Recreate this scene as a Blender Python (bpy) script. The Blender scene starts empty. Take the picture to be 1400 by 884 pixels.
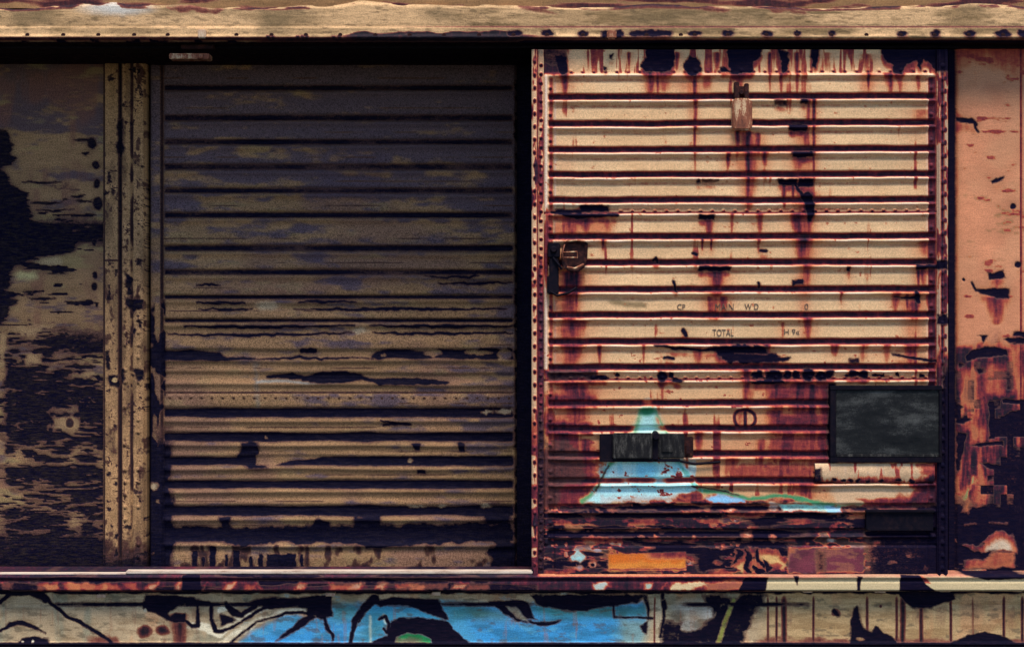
import bpy, bmesh, math
import numpy as np
from mathutils import Vector, Matrix

# ------------------------------------------------------------------ camera, light
S = 0.0042            # metres for one photograph pixel at the door plane
D = 9.8               # camera distance to that plane
Z0 = 0.75             # height above the rails of the lower picture edge
ZC = Z0 + 442 * S
sc = bpy.context.scene
col = sc.collection

cam_d = bpy.data.cameras.new('camera'); cam = bpy.data.objects.new('camera', cam_d); col.objects.link(cam)
cam.location = (0, -D, ZC); cam.rotation_euler = (math.radians(90), 0, 0)
cam_d.sensor_width = 36; cam_d.lens = D * 36 / (1400 * S); cam_d.clip_end = 500
sc.camera = cam

SUN_EL, SUN_AZ = 66, 14     # degrees; azimuth to the right of straight-on
w = bpy.data.worlds.new('World'); sc.world = w; w.use_nodes = True
nt = w.node_tree; bg = nt.nodes['Background']
sky = nt.nodes.new('ShaderNodeTexSky'); sky.sky_type = 'NISHITA'; sky.sun_disc = False
sky.altitude = 1500; sky.dust_density = 0.3; sky.ozone_density = 3.5
sky.sun_elevation = math.radians(SUN_EL); sky.sun_rotation = math.radians(180 - SUN_AZ)
nt.links.new(sky.outputs[0], bg.inputs[0]); bg.inputs[1].default_value = 0.05
sun_d = bpy.data.lights.new('sun', 'SUN'); sun_d.energy = 1.5; sun_d.angle = math.radians(24); sun_d.color = (1, 0.92, 0.80)
sun = bpy.data.objects.new('sun', sun_d); col.objects.link(sun)
e, a = math.radians(SUN_EL), math.radians(SUN_AZ)
sdir = Vector((math.sin(a) * math.cos(e), -math.cos(a) * math.cos(e), math.sin(e)))
sun.rotation_euler = sdir.to_track_quat('Z', 'Y').to_euler(); sun.location = (3, -6, 9)
sc.view_settings.view_transform = 'Standard'; sc.view_settings.look = 'None'
sc.view_settings.exposure = 1.95; sc.view_settings.gamma = 1

# ------------------------------------------------------------------ coordinates
def P(u, v, y=0.0):
    k = S * (D + y) / D
    return Vector(((u - 700) * k, y, ZC + (442 - v) * k))

# ------------------------------------------------------------------ noise and painting (numpy)
def _hash(ix, iy, seed):
    h = (ix.astype(np.int64) * 374761393 + iy.astype(np.int64) * 668265263 + seed * 974711 + 12345) & 0xffffffff
    h = ((h ^ (h >> 13)) * 1274126177) & 0xffffffff
    h = (h ^ (h >> 16)) & 0xffff
    return h / 65535.0
def vnoise(x, y, seed):
    ix = np.floor(x); iy = np.floor(y); fx = x - ix; fy = y - iy
    fx = fx * fx * (3 - 2 * fx); fy = fy * fy * (3 - 2 * fy)
    a_ = _hash(ix, iy, seed); b_ = _hash(ix + 1, iy, seed); c_ = _hash(ix, iy + 1, seed); d_ = _hash(ix + 1, iy + 1, seed)
    return (a_ * (1 - fx) + b_ * fx) * (1 - fy) + (c_ * (1 - fx) + d_ * fx) * fy
def fbm(x, y, sx, sy, seed, octv=4):
    t = np.zeros_like(x); amp = 1.0; tot = 0
    for o in range(octv):
        t += amp * vnoise(x * 2 ** o / sx, y * 2 ** o / sy, seed + o * 17); tot += amp; amp *= 0.55
    return t / tot
def sst(a_, b_, x):
    t = np.clip((x - a_) / (b_ - a_), 0, 1); return t * t * (3 - 2 * t)
def lin(r, g, b):
    f = lambda c: c / 12.92 if c <= 0.04045 else ((c + 0.055) / 1.055) ** 2.4
    return np.array([f(r / 255), f(g / 255), f(b / 255)])
def A(r, g, b, k=0.8):          # albedo of a paint that looks (r,g,b) in full light
    return lin(r, g, b) * k

class Canvas:
    """a sheet of metal: height, pigment, rust and bare-metal masks on a regular grid"""
    def __init__(s, u0, v0, u1, v1, step=1.5, base=(200, 165, 120)):
        nx = int(round((u1 - u0) / step)) + 1; ny = int(round((v1 - v0) / step)) + 1
        s.u0, s.v0, s.u1, s.v1 = u0, v0, u1, v1
        s.us = np.linspace(u0, u1, nx); s.vs = np.linspace(v0, v1, ny)
        s.U, s.V = np.meshgrid(s.us, s.vs); s.nx, s.ny = nx, ny
        s.rgb = np.empty((ny, nx, 3)); s.rgb[:] = A(*base)
        s.h = np.zeros((ny, nx)); s.wear = np.zeros((ny, nx)); s.tar = np.zeros((ny, nx)); s.dv = np.zeros((ny, nx)); s.seed = 1
    def sl(s, a0, b0, a1, b1, m):
        i0, i1 = np.searchsorted(s.us, [a0 - m, a1 + m]); j0, j1 = np.searchsorted(s.vs, [b0 - m, b1 + m])
        return slice(j0, j1), slice(i0, i1)
    def warp(s, q, jag, js):
        U, V = s.U[q], s.V[q]
        if jag:
            s.seed += 3
            U = U + (fbm(U, V, js, js, s.seed, 3) - .5) * 2 * jag
            V = V + (fbm(U, V, js, js, s.seed + 1, 3) - .5) * 2 * jag
        return U, V
    def poly(s, pts, soft=1.5, jag=2.5, js=14):
        soft *= 1.7; jag *= 1.35
        p = np.array(pts, float); q = s.sl(p[:, 0].min(), p[:, 1].min(), p[:, 0].max(), p[:, 1].max(), jag + soft + 2)
        U, V = s.warp(q, jag, js); d = np.full(U.shape, 1e9); ins = np.zeros(U.shape, bool)
        for k in range(len(p)):
            (x0, y0), (x1, y1) = p[k], p[(k + 1) % len(p)]
            ex, ey = x1 - x0, y1 - y0; L = ex * ex + ey * ey + 1e-9
            t = np.clip(((U - x0) * ex + (V - y0) * ey) / L, 0, 1)
            d = np.minimum(d, np.hypot(U - x0 - t * ex, V - y0 - t * ey))
            c = (y0 > V) != (y1 > V)
            with np.errstate(divide='ignore', invalid='ignore'):
                ins ^= c & (U < (x1 - x0) * (V - y0) / (y1 - y0 + 1e-12) + x0)
        return q, sst(-soft, soft, np.where(ins, d, -d))
    def stroke(s, pts, wd=3, soft=1.2, jag=0.8, js=8):
        soft *= 1.4; jag *= 1.3
        p = np.array(pts, float); wds = np.broadcast_to(np.array(wd, float), (len(p),)) / 2
        q = s.sl(p[:, 0].min(), p[:, 1].min(), p[:, 0].max(), p[:, 1].max(), wds.max() + jag + soft + 2)
        U, V = s.warp(q, jag, js); best = np.full(U.shape, -1e9)
        for k in range(len(p) - 1):
            (x0, y0), (x1, y1) = p[k], p[k + 1]; ex, ey = x1 - x0, y1 - y0
            t = np.clip(((U - x0) * ex + (V - y0) * ey) / (ex * ex + ey * ey + 1e-9), 0, 1)
            best = np.maximum(best, wds[k] + t * (wds[k + 1] - wds[k]) - np.hypot(U - x0 - t * ex, V - y0 - t * ey))
        return q, sst(-soft, soft, best)
    def box(s, a0, b0, a1, b1, soft=1.5, jag=2, js=12):
        return s.poly([(a0, b0), (a1, b0), (a1, b1), (a0, b1)], soft, jag, js)
    def ell(s, cu, cv, ru, rv, soft=0.3, jag=1.5, js=8):
        q = s.sl(cu - ru, cv - rv, cu + ru, cv + rv, max(ru, rv) * soft + jag + 2)
        U, V = s.warp(q, jag, js); r = np.hypot((U - cu) / ru, (V - cv) / rv)
        return q, 1 - sst(1 - soft, 1 + soft, r)
    def drip(s, u, v0, v1, wd, tail=1.0):
        q = s.sl(u - wd * 2, v0, u + wd * 2, v1, 3); U, V = s.U[q], s.V[q]; s.seed += 5
        cu = u + (fbm(U * 0 + s.seed, V, 10, 30, s.seed, 2) - .5) * wd * .6
        t = np.clip((V - v0) / (v1 - v0), 0, 1)
        m = np.exp(-((U - cu) / (wd * (.5 + .5 * (1 - t)))) ** 2) * (1 - t ** 2 * tail) * sst(v0 - 3, v0 + 2, V) * (1 - sst(v1 - 4, v1 + 2, V))
        return q, m * (.65 + .7 * fbm(U, V, 3, 25, s.seed + 9, 3))
    def paint(s, qm, c, al=1.0):
        q, m = qm; m = np.clip(m * al, 0, 1)[..., None]; s.rgb[q] = s.rgb[q] * (1 - m) + A(*c) * m
    def cover(s, qm, c, al=1.0):       # fresh paint over old: hides rust and tar too
        q, m = qm; mm = np.clip(m * al, 0, 1); s.rgb[q] = s.rgb[q] * (1 - mm[..., None]) + A(*c) * mm[..., None]
        s.wear[q] *= 1 - mm * .9; s.tar[q] *= 1 - mm * .95
    def rust(s, qm, k=1.0):
        q, m = qm; s.wear[q] = np.maximum(s.wear[q], m * k)
    def bare(s, qm, k=1.0):
        q, m = qm; s.tar[q] = np.maximum(s.tar[q], m * k)
    def raise_(s, qm, mm):
        q, m = qm; s.h[q] += m * mm * .001
    def halo(s, k=.5, r=4, down=6):
        step = s.us[1] - s.us[0]; n = max(1, int(r / step)); t = s.tar.copy()
        for ax in (0, 1):
            for _ in range(2):
                c = np.cumsum(np.pad(t, [(n + 1, n) if a == ax else (0, 0) for a in (0, 1)], mode='edge'), ax)
                t = (np.take(c, range(2 * n + 1, c.shape[ax]), ax) - np.take(c, range(0, c.shape[ax] - 2 * n - 1), ax)) / (2 * n + 1)
        dn = int(down / step); t2 = t.copy(); t2[dn:] = np.maximum(t[dn:], t[:-dn]) if dn else t
        s.rgb *= 1 - .45 * np.clip(t * 1.4, 0, 1)[..., None]
        s.wear = np.maximum(s.wear, np.clip(t2 * 1.3, 0, 1) * k * (.5 + .8 * fbm(s.U, s.V, 8, 16, 777, 3)))
    def mesh(s, name, mat, parent, y0, thick=0.03):
        ny, nx = s.ny, s.nx; k = S * (D + y0) / D
        co = np.empty((ny * nx, 3)); co[:, 0] = ((s.U - 700) * k).ravel(); co[:, 1] = (y0 - s.h).ravel()
        co[:, 2] = (ZC + (442 - (s.V + s.dv)) * k).ravel()
        idx = np.arange(ny * nx).reshape(ny, nx)
        quads = np.stack([idx[:-1, :-1], idx[1:, :-1], idx[1:, 1:], idx[:-1, 1:]], -1).reshape(-1, 4)
        ring = np.concatenate([idx[0, :], idx[1:, -1], idx[-1, -2::-1], idx[-2:0:-1, 0]])
        rb = co[ring].copy(); rb[:, 1] = y0 + thick; n = len(ring); n0 = ny * nx
        rs = np.arange(n0, n0 + n)           # edge wall keeps its own vertices so that the rim stays sharp
        rbk = np.arange(n0 + n, n0 + 2 * n)
        co = np.concatenate([co, co[ring], rb])
        nxt = np.roll(np.arange(n), -1)
        walls = np.stack([rs, rs[nxt], rbk[nxt], rbk], -1)
        loops = np.concatenate([quads.ravel(), walls.ravel(), rbk]); starts = np.concatenate([np.arange(len(quads) + len(walls)) * 4, [(len(quads) + len(walls)) * 4]])
        me = bpy.data.meshes.new(name)
        me.vertices.add(len(co)); me.vertices.foreach_set('co', co.astype(np.float32).ravel())
        me.loops.add(len(loops)); me.loops.foreach_set('vertex_index', loops.astype(np.int32))
        me.polygons.add(len(starts)); me.polygons.foreach_set('loop_start', starts.astype(np.int32))
        me.update(calc_edges=True); me.validate()
        sm = np.ones(len(me.polygons), bool); sm[len(quads):] = False; me.polygons.foreach_set('use_smooth', sm)
        pa = np.ones((len(co), 4)); full = np.concatenate([np.arange(n0), ring, ring])
        pa[:, :3] = s.rgb.reshape(-1, 3)[full]
        we = np.zeros((len(co), 4)); we[:, 0] = s.wear.ravel()[full]; we[:, 1] = s.tar.ravel()[full]; we[:, 3] = 1
        for nm, arr in (('paint', pa), ('wear', we)):
            at = me.attributes.new(nm, 'FLOAT_COLOR', 'POINT'); at.data.foreach_set('color', np.clip(arr, 0, 1).astype(np.float32).ravel())
        me.materials.append(mat)
        o = bpy.data.objects.new(name, me); col.objects.link(o); o.parent = parent
        return o

# ------------------------------------------------------------------ materials
def N(nt, t, **kw):
    n = nt.nodes.new(t)
    for k, v in kw.items(): setattr(n, k, v)
    return n
def noise(nt, tc, scale, vec=(1, 1, 1), detail=4, rough=.6):
    m = N(nt, 'ShaderNodeMapping'); m.inputs['Scale'].default_value = vec; nt.links.new(tc, m.inputs[0])
    n = N(nt, 'ShaderNodeTexNoise'); n.inputs['Scale'].default_value = scale; n.inputs['Detail'].default_value = detail; n.inputs['Roughness'].default_value = rough
    nt.links.new(m.outputs[0], n.inputs['Vector']); return n.outputs[0]
def ma(nt, op, a_, b_=None, c_=None):
    n = N(nt, 'ShaderNodeMath', operation=op)
    for i, x in enumerate((a_, b_, c_)):
        if x is None: continue
        if isinstance(x, (int, float)): n.inputs[i].default_value = x
        else: nt.links.new(x, n.inputs[i])
    return n.outputs[0]
def ramp(nt, f, stops, interp='LINEAR'):
    r = N(nt, 'ShaderNodeValToRGB'); r.color_ramp.interpolation = interp
    el = r.color_ramp.elements
    while len(el) < len(stops): el.new(.5)
    for e_, (p, c) in zip(el, stops): e_.position = p; e_.color = (*c, 1)
    nt.links.new(f, r.inputs[0]); return r.outputs[0]
def mixc(nt, f, a_, b_, mode='MIX'):
    n = N(nt, 'ShaderNodeMix', data_type='RGBA', blend_type=mode)
    for s_, x in ((n.inputs[0], f), (n.inputs[6], a_), (n.inputs[7], b_)):
        if isinstance(x, (int, float)): s_.default_value = x
        elif isinstance(x, tuple): s_.default_value = (*x, 1)
        else: nt.links.new(x, s_)
    return n.outputs[2]
def smooth(nt, v, a_, b_):
    n = N(nt, 'ShaderNodeMapRange', interpolation_type='SMOOTHSTEP'); nt.links.new(v, n.inputs[0])
    n.inputs[1].default_value = a_; n.inputs[2].default_value = b_; return n.outputs[0]

RUST = [(0, (.60, .33, .15)), (.20, (.50, .165, .065)), (.40, (.34, .055, .036)), (.57, (.16, .017, .028)), (.74, (.055, .008, .022)), (.9, (.016, .004, .016)), (1, (.006, .003, .014))]
RUST_DIM = [(0, (.15, .085, .05)), (.3, (.10, .045, .028)), (.5, (.055, .018, .015)), (.7, (.022, .008, .012)), (.9, (.008, .004, .010)), (1, (.004, .003, .008))]
RUST_SKIRT = [(0, (.34, .19, .11)), (.25, (.24, .09, .05)), (.45, (.14, .035, .026)), (.65, (.06, .012, .016)), (.85, (.018, .006, .012)), (1, (.006, .003, .009))]
def painted_metal(name, grain=.35, streak=.18, scratch=.3, rustvert=True, tarcol=(.0028, .0022, .013), tartop=(.012, .006, .016), tear=1.1, rust=None, primer=(.085, .034, .03)):
    m = bpy.data.materials.new(name); m.use_nodes = True; nt = m.node_tree; bs = nt.nodes['Principled BSDF']
    tc = N(nt, 'ShaderNodeTexCoord').outputs['Object']
    pa = N(nt, 'ShaderNodeAttribute', attribute_name='paint').outputs['Color']
    we = N(nt, 'ShaderNodeSeparateColor'); nt.links.new(N(nt, 'ShaderNodeAttribute', attribute_name='wear').outputs['Color'], we.inputs[0])
    nv = noise(nt, tc, 1, (55, 55, 7) if rustvert else (14, 14, 50), 6, .65)
    nf = noise(nt, tc, 160, (1, 1, 1), 3, .7)
    nb = noise(nt, tc, 24, (1, 1, 1.6), 8, .72)
    nh = noise(nt, tc, 1, (14, 14, 240), 4, .6)
    nw = noise(nt, tc, 1, (16, 16, 110), 6, .7)
    # rust: value decides how deep the corrosion goes
    wv = ma(nt, 'MULTIPLY', we.outputs[0], ma(nt, 'ADD', ma(nt, 'MULTIPLY', nv, .55), ma(nt, 'MULTIPLY', nb, .65), ))
    wv = ma(nt, 'MULTIPLY', wv, 1.6)
    rcol = ramp(nt, wv, rust or RUST)
    base = mixc(nt, smooth(nt, wv, .06, .36), pa, rcol)
    # scratches in the paint
    sc_ = smooth(nt, ma(nt, 'ADD', ma(nt, 'MULTIPLY', nh, .8), ma(nt, 'MULTIPLY', nb, .35)), .68, .78)
    base = mixc(nt, ma(nt, 'MULTIPLY', sc_, scratch), base, (.10, .065, .045))
    # paint gone
    nq = noise(nt, tc, 75, (1, 1, 1), 4, .7)
    traw = ma(nt, 'ADD', ma(nt, 'MULTIPLY', ma(nt, 'SUBTRACT', nq, .5), .5), ma(nt, 'ADD', we.outputs[1], ma(nt, 'MULTIPLY', ma(nt, 'SUBTRACT', ma(nt, 'ADD', ma(nt, 'MULTIPLY', nb, .5), ma(nt, 'MULTIPLY', nw, .5)), .5), tear)))
    base = mixc(nt, ma(nt, 'MULTIPLY', smooth(nt, traw, .08, .36), .75), base, primer)
    tv = smooth(nt, traw, .36, .74)
    tcol = mixc(nt, smooth(nt, nw, .40, .72), tarcol, tartop)
    base = mixc(nt, tv, base, tcol)
    g = ma(nt, 'ADD', 1.0, ma(nt, 'ADD', ma(nt, 'MULTIPLY', ma(nt, 'SUBTRACT', nf, .5), grain * 2.6), ma(nt, 'MULTIPLY', ma(nt, 'SUBTRACT', nh, .5), streak * 2.2)))
    g = ma(nt, 'MAXIMUM', g, .15)
    gc = N(nt, 'ShaderNodeCombineColor')
    for i in range(3): nt.links.new(g, gc.inputs[i])
    base = mixc(nt, 1.0, base, gc.outputs[0], 'MULTIPLY')
    nt.links.new(base, bs.inputs['Base Color'])
    rg = ma(nt, 'ADD', .62, ma(nt, 'MULTIPLY', nb, .3)); nt.links.new(rg, bs.inputs['Roughness'])
    nt.links.new(ma(nt, 'SUBTRACT', .22, ma(nt, 'MULTIPLY', tv, .17)), bs.inputs['Specular IOR Level'])
    hb = ma(nt, 'ADD', ma(nt, 'MULTIPLY', nb, .6), ma(nt, 'ADD', ma(nt, 'MULTIPLY', nf, .35), ma(nt, 'MULTIPLY', tv, -.9)))
    hb = ma(nt, 'ADD', hb, ma(nt, 'MULTIPLY', smooth(nt, wv, .2, .7), nf))
    bp = N(nt, 'ShaderNodeBump'); bp.inputs['Strength'].default_value = .45; bp.inputs['Distance'].default_value = .004
    nt.links.new(hb, bp.inputs['Height']); nt.links.new(bp.outputs[0], bs.inputs['Normal'])
    return m
def plain_metal(name, c1, c2, c3, scale=25, vec=(1, 1, 1), rough=.65, spots=.5, spec=.25):
    m = bpy.data.materials.new(name); m.use_nodes = True; nt = m.node_tree; bs = nt.nodes['Principled BSDF']
    tc = N(nt, 'ShaderNodeTexCoord').outputs['Object']
    nb = noise(nt, tc, scale, vec, 6, .7); nf = noise(nt, tc, 150, (1, 1, 1), 3, .7)
    f = ma(nt, 'ADD', ma(nt, 'MULTIPLY', nb, .75), ma(nt, 'MULTIPLY', nf, .25))
    nt.links.new(ramp(nt, f, [(.3, c1), (.5, c2), (.5 + .4 * (1 - spots) + .05, c3)]), bs.inputs['Base Color'])
    bs.inputs['Roughness'].default_value = rough; bs.inputs['Specular IOR Level'].default_value = spec
    bp = N(nt, 'ShaderNodeBump'); bp.inputs['Strength'].default_value = .5; bp.inputs['Distance'].default_value = .004
    nt.links.new(f, bp.inputs['Height']); nt.links.new(bp.outputs[0], bs.inputs['Normal'])
    return m

M_TAN = painted_metal('weathered_tan_paint', grain=.55, streak=.3, scratch=.55)
M_EAVE = painted_metal('eave_paint', grain=.7, streak=.6, scratch=.8, rust=RUST_SKIRT)
M_DIM = painted_metal('dirty_olive_paint', grain=1.3, streak=.35, scratch=.5, rustvert=False, tartop=(.028, .018, .016), tear=2.0, rust=RUST_DIM)
M_RIB = painted_metal('olive_door_paint', grain=1.6, streak=.3, scratch=.4, rustvert=False, tarcol=(.0028, .0026, .013), tartop=(.014, .010, .020), tear=1.1, rust=RUST_DIM)
M_PINK = painted_metal('weathered_pink_paint', grain=.45, streak=.3, scratch=.55)
M_SKIRT = painted_metal('graffiti_paint', rust=RUST_SKIRT, tear=.9, grain=.6, streak=.4, scratch=.55, tarcol=(.0028, .0028, .011))
M_DARK = plain_metal('dark_steel', (.002, .002, .006), (.005, .004, .009), (.022, .011, .013), spots=.4, spec=.05)
M_BROWN = plain_metal('brown_rusted_steel', (.005, .003, .006), (.024, .008, .009), (.12, .035, .022), 40, spots=.4, spec=.08)
M_CREAM = plain_metal('cream_rusted_paint', (.03, .008, .010), (.26, .08, .04), (.55, .36, .21), 24, (1, 1, .35), .7, .95)
M_PALE = plain_metal('pale_paint', (.22, .07, .045), (.46, .30, .20), (.62, .48, .34), 26, (1, 1, .35), .85, .75)
M_LIP = plain_metal('pale_lip_paint', (.2, .09, .06), (.55, .43, .34), (.68, .58, .48), 20, (.3, 1, 1), .7)  # pale colour of the sill lip
M_GREY = plain_metal('grey_worn_steel', (.003, .003, .006), (.014, .013, .014), (.12, .11, .10), 26, (1.6, 1, .45), spec=.08)
M_CHALK = plain_metal('smeared_slate', (.002, .003, .005), (.014, .015, .017), (.085, .086, .084), 4.5, (.8, 1, 2.0), .85, .6, .04)
M_INK = plain_metal('faded_stencil_ink', (.04, .02, .02), (.10, .06, .045), (.3, .2, .13), 60)

# ------------------------------------------------------------------ small-part helpers
def link(name, bm, mat, parent, smooth_=False):
    bmesh.ops.recalc_face_normals(bm, faces=bm.faces)
    me = bpy.data.meshes.new(name); bm.to_mesh(me); bm.free(); me.materials.append(mat)
    if smooth_: me.polygons.foreach_set('use_smooth', [True] * len(me.polygons))
    o = bpy.data.objects.new(name, me); col.objects.link(o); o.parent = parent; return o
def slab(bm, u0, v0, u1, v1, yf, yb, bev=.003, ref=None):
    """box between two pixel corners at the depth of its front face"""
    p0, p1 = P(u0, v1, yf), P(u1, v0, yf)
    r = bmesh.ops.create_cube(bm, size=1); vs = r['verts']
    sx, sz, sy = p1.x - p0.x, p1.z - p0.z, yb - yf
    bmesh.ops.scale(bm, vec=(sx, sy, sz), verts=vs); bmesh.ops.translate(bm, vec=((p0.x + p1.x) / 2, (yf + yb) / 2, (p0.z + p1.z) / 2), verts=vs)
    if bev:
        es = list({e_ for v_ in vs for e_ in v_.link_edges}); bmesh.ops.bevel(bm, geom=es, offset=min(bev, sx * .3, sz * .3, sy * .3), segments=2, affect='EDGES')
def disc(bm, u, v, r, yf, yb, seg=14, bev=.35):
    c = P(u, v, yf); d = yb - yf
    vs = bmesh.ops.create_cone(bm, cap_ends=True, segments=seg, radius1=r * S, radius2=r * S * (1 - bev), depth=d)['verts']
    bmesh.ops.rotate(bm, matrix=Matrix.Rotation(math.radians(90), 3, 'X'), verts=vs)
    bmesh.ops.translate(bm, vec=(c.x, (yf + yb) / 2, c.z), verts=vs)
def tube(bm, pts, r, seg=8):
    """tube through 3-D points"""
    rings = []
    for i, p in enumerate(pts):
        t = (pts[min(i + 1, len(pts) - 1)] - pts[max(i - 1, 0)]).normalized()
        n1 = t.cross(Vector((0, 1, 0.001))).normalized(); n2 = t.cross(n1)
        rings.append([bm.verts.new(p + (n1 * math.cos(k * math.tau / seg) + n2 * math.sin(k * math.tau / seg)) * r) for k in range(seg)])
    for a_, b_ in zip(rings, rings[1:]):
        for k in range(seg): bm.faces.new((a_[k], a_[(k + 1) % seg], b_[(k + 1) % seg], b_[k]))
    bm.faces.new(rings[0]); bm.faces.new(rings[-1][::-1])

car = bpy.data.objects.new('boxcar', None); col.objects.link(car); car.location = (0, 0, 0)
car['label'] = 'old railway boxcar with rusted tan sliding door, dark recessed door and blue graffiti'
car['category'] = 'boxcar'

Y_WALL, Y_POST, Y_IN = 0.80, 0.79, 0.84       # recessed left side
U0, U1 = -330, 1580

# ------------------------------------------------------------------ body behind everything, roof
bm = bmesh.new(); slab(bm, U0 + 4, 20, U1 - 4, 878, .93, 2.9, 0); body = link('body', bm, M_DARK, car)

R = Canvas(U0, -46, U1, 12, 2, (150, 110, 72))
n = fbm(R.U, R.V, 60, 12, 5, 4)
R.rgb = R.rgb * (0.5 + n[..., None])
R.wear[:] = sst(.42, .62, fbm(R.U, R.V, 90, 14, 8, 4)) * .75
R.h = .012 * np.sin(R.U / 1400 * math.tau * 11 + 1.5 * np.sin(R.U / 90)) + .004 * n
roof = R.mesh('roof_flashing', M_EAVE, car, -.01, .06)
bm = bmesh.new()
a_, b_, c_, d_ = P(U0, -44, .05), P(U1, -44, .05), Vector((P(U1, -44, .05).x, 2.9, P(0, -150).z)), Vector((P(U0, -44, .05).x, 2.9, P(0, -150).z))
top = [bm.verts.new(p) for p in (a_, b_, c_, d_)]; bot = [bm.verts.new(p - Vector((0, 0, .05))) for p in (a_, b_, c_, d_)]
bm.faces.new(top); bm.faces.new(bot[::-1])
for k in range(4): bm.faces.new((top[k], bot[k], bot[(k + 1) % 4], top[(k + 1) % 4]))
link('roof', bm, M_BROWN, car)

# ------------------------------------------------------------------ eave (the bright band over the doors)
E = Canvas(U0, 3, U1, 58, 1.5, (220, 176, 128))
U, V = E.U, E.V
n1 = fbm(U, V, 60, 14, 21, 5); n2 = fbm(U, V, 130, 30, 22, 4); n3 = fbm(U, V, 12, 3, 23, 3)
dirt = sst(.42, .66, n1) * .6 + sst(.5, .7, n2) * .45 + .35 * sst(.55, .7, fbm(U, V, 26, 5, 24, 4))
dirt *= .7 + .6 * sst(600, 900, U)
E.rgb = E.rgb * (1 - np.clip(dirt, 0, 1)[..., None] * np.array([.62, .62, .66]))
E.rgb *= (1 - .45 * sst(.60, .74, n3)[..., None])
E.h = .010 * sst(3, 9, V) - .004 * sst(34, 38, V) + .014 * sst(36.5, 39, V) - .03 * sst(54, 58, V) + .012 * np.exp(-((V - 51.5) / 2.2) ** 2)
edge = 4 + 4 * (fbm(U, U * 0, 70, 10, 31, 3) - .5) * 2
for c0, w0, d0 in ((30, 38, 5), (155, 45, -3), (300, 30, 4), (420, 60, 2), (500, 30, -4), (760, 60, 3), (800, 40, 2), (1120, 50, 5), (1330, 35, -2)): edge = edge + d0 * np.exp(-((U - c0) / w0) ** 2)
E.dv = edge * np.clip((22 - V) / 19, 0, 1)
q = slice(None), slice(None)
E.rust((q, sst(14, 5, V) * sst(.45, .62, fbm(U, V, 45, 12, 33, 4))), .8)
E.rust((q, np.exp(-((V - 37.5) / 1.3) ** 2) * sst(430, 760, U)), .75)
E.rust((q, np.exp(-((V - 54) / 2.0) ** 2) * (.3 + .7 * fbm(U, V, 18, 10, 36, 3)) * (1 - .8 * sst(860, 910, U))), 1.2); E.bare((q, sst(54.5, 56, V) * sst(700, 720, U)), 1); E.bare((q, sst(56, 57.5, V)), .7)
E.paint(E.ell(160, 11, 40, 9, .7), (215, 212, 205), .8)
for pts in ([(55, 0), (70, 6), (72, 38), (20, 40), (18, 24)], [(225, 4), (306, 6), (308, 17), (260, 18), (232, 12)], [(352, 8), (415, 5), (420, 20), (380, 45), (352, 42)], [(580, 8), (620, 10), (625, 26), (590, 28)], [(855, 10), (1050, 14), (1050, 36), (860, 36)], [(1310, 5), (1342, 6), (1342, 13), (1310, 12)]):
    E.paint(E.poly(pts, 8, 8, 20), (118, 96, 66), .75)
for pts, k in (([(228, 6), (306, 8), (306, 14), (250, 16)], .6), ([(700, 0), (730, 4), (760, 18), (745, 18), (715, 10)], .5), ([(960, 0), (1000, 12), (990, 18), (930, 6)], .55), ([(1045, 8), (1100, 8), (1105, 16), (1060, 16)], .5)):
    E.rust(E.poly(pts, 4, 4), k)
# torn flakes on the lower flange between the doors
zig = 49 - 5.5 * fbm(U, U * 0, 26, 10, 41, 3) * 1.6 * sst(470, 500, U) * (1 - sst(690, 720, U))
E.rust((q, sst(zig - 1, zig + 1, V) * sst(455, 490, U) * (1 - sst(700, 760, U))), 1.0)
E.rust((q, sst(52, 54, V) * sst(330, 380, U) * (1 - sst(700, 720, U))), .85)
for u_ in (365, 372, 405, 412, 418, 455, 462): E.rust(E.box(u_, 50, u_ + 5, 57, 1, 1), .95)
for u_ in list(range(30, 350, 47)) + [180, 205]: E.bare(E.box(u_, 55, u_ + 12, 58, 1, 2), .9)
for u_, w_ in ((704, 10), (748, 9), (797, 7), (829, 5), (848, 6), (872, 12), (893, 18), (908, 12), (950, 10), (995, 9), (1048, 8), (1090, 6), (1137, 6), (1232, 7), (1278, 7), (1325, 8), (1370, 12), (1398, 8)):
    E.bare(E.ell(u_, 47, w_, 4.5, .35, 3, 6), .85)
E.bare(E.box(820, 44, 850, 54, 2, 3), .8)
E.halo(.6)
eave = E.mesh('eave', M_EAVE, car, -.02, .93)
bm = bmesh.new(); disc(bm, 37, 48, 4.0, -.05, -.03, 10); bolt = link('bolt', bm, M_BROWN, eave)
for u_ in [86, 134, 183, 229, 323, 371, 418, 465, 513, 560, 607, 655, 702, 748, 797, 884, 931, 950 + 0, 995, 1048, 1090, 1137, 1185, 1232, 1278, 1325, 1372, -10, -57, -104, 1419, 1466, 1513]:
    b2 = bolt.copy(); col.objects.link(b2); b2.parent = eave; b2.location.x = (u_ - 37) * S * (D - .05) / D
bm = bmesh.new(); slab(bm, 270, 40, 281, 52, -.075, -.03, .006); link('bolt_head', bm, M_PALE, eave)
bm = bmesh.new(); slab(bm, 830, 41, 843, 53, -.07, -.03, .008); link('bolt_head', bm, M_CREAM, eave)

# door track: rail behind the eave lip, with roller hangers
bm = bmesh.new(); slab(bm, U0, 48, U1, 66, .10, .30, .004); track = link('door_track', bm, M_DARK, car)
bm = bmesh.new(); slab(bm, 247, 57, 292, 67, .06, .12, .004); link('track_bracket', bm, M_BROWN, track)
bm = bmesh.new(); slab(bm, 231, 73, 286, 80.5, .05, .15, .004)
for u_ in (254, 274): disc(bm, u_, 77, 4, .042, .05, 10)
link('roller_hanger', bm, M_CREAM, track)

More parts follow.
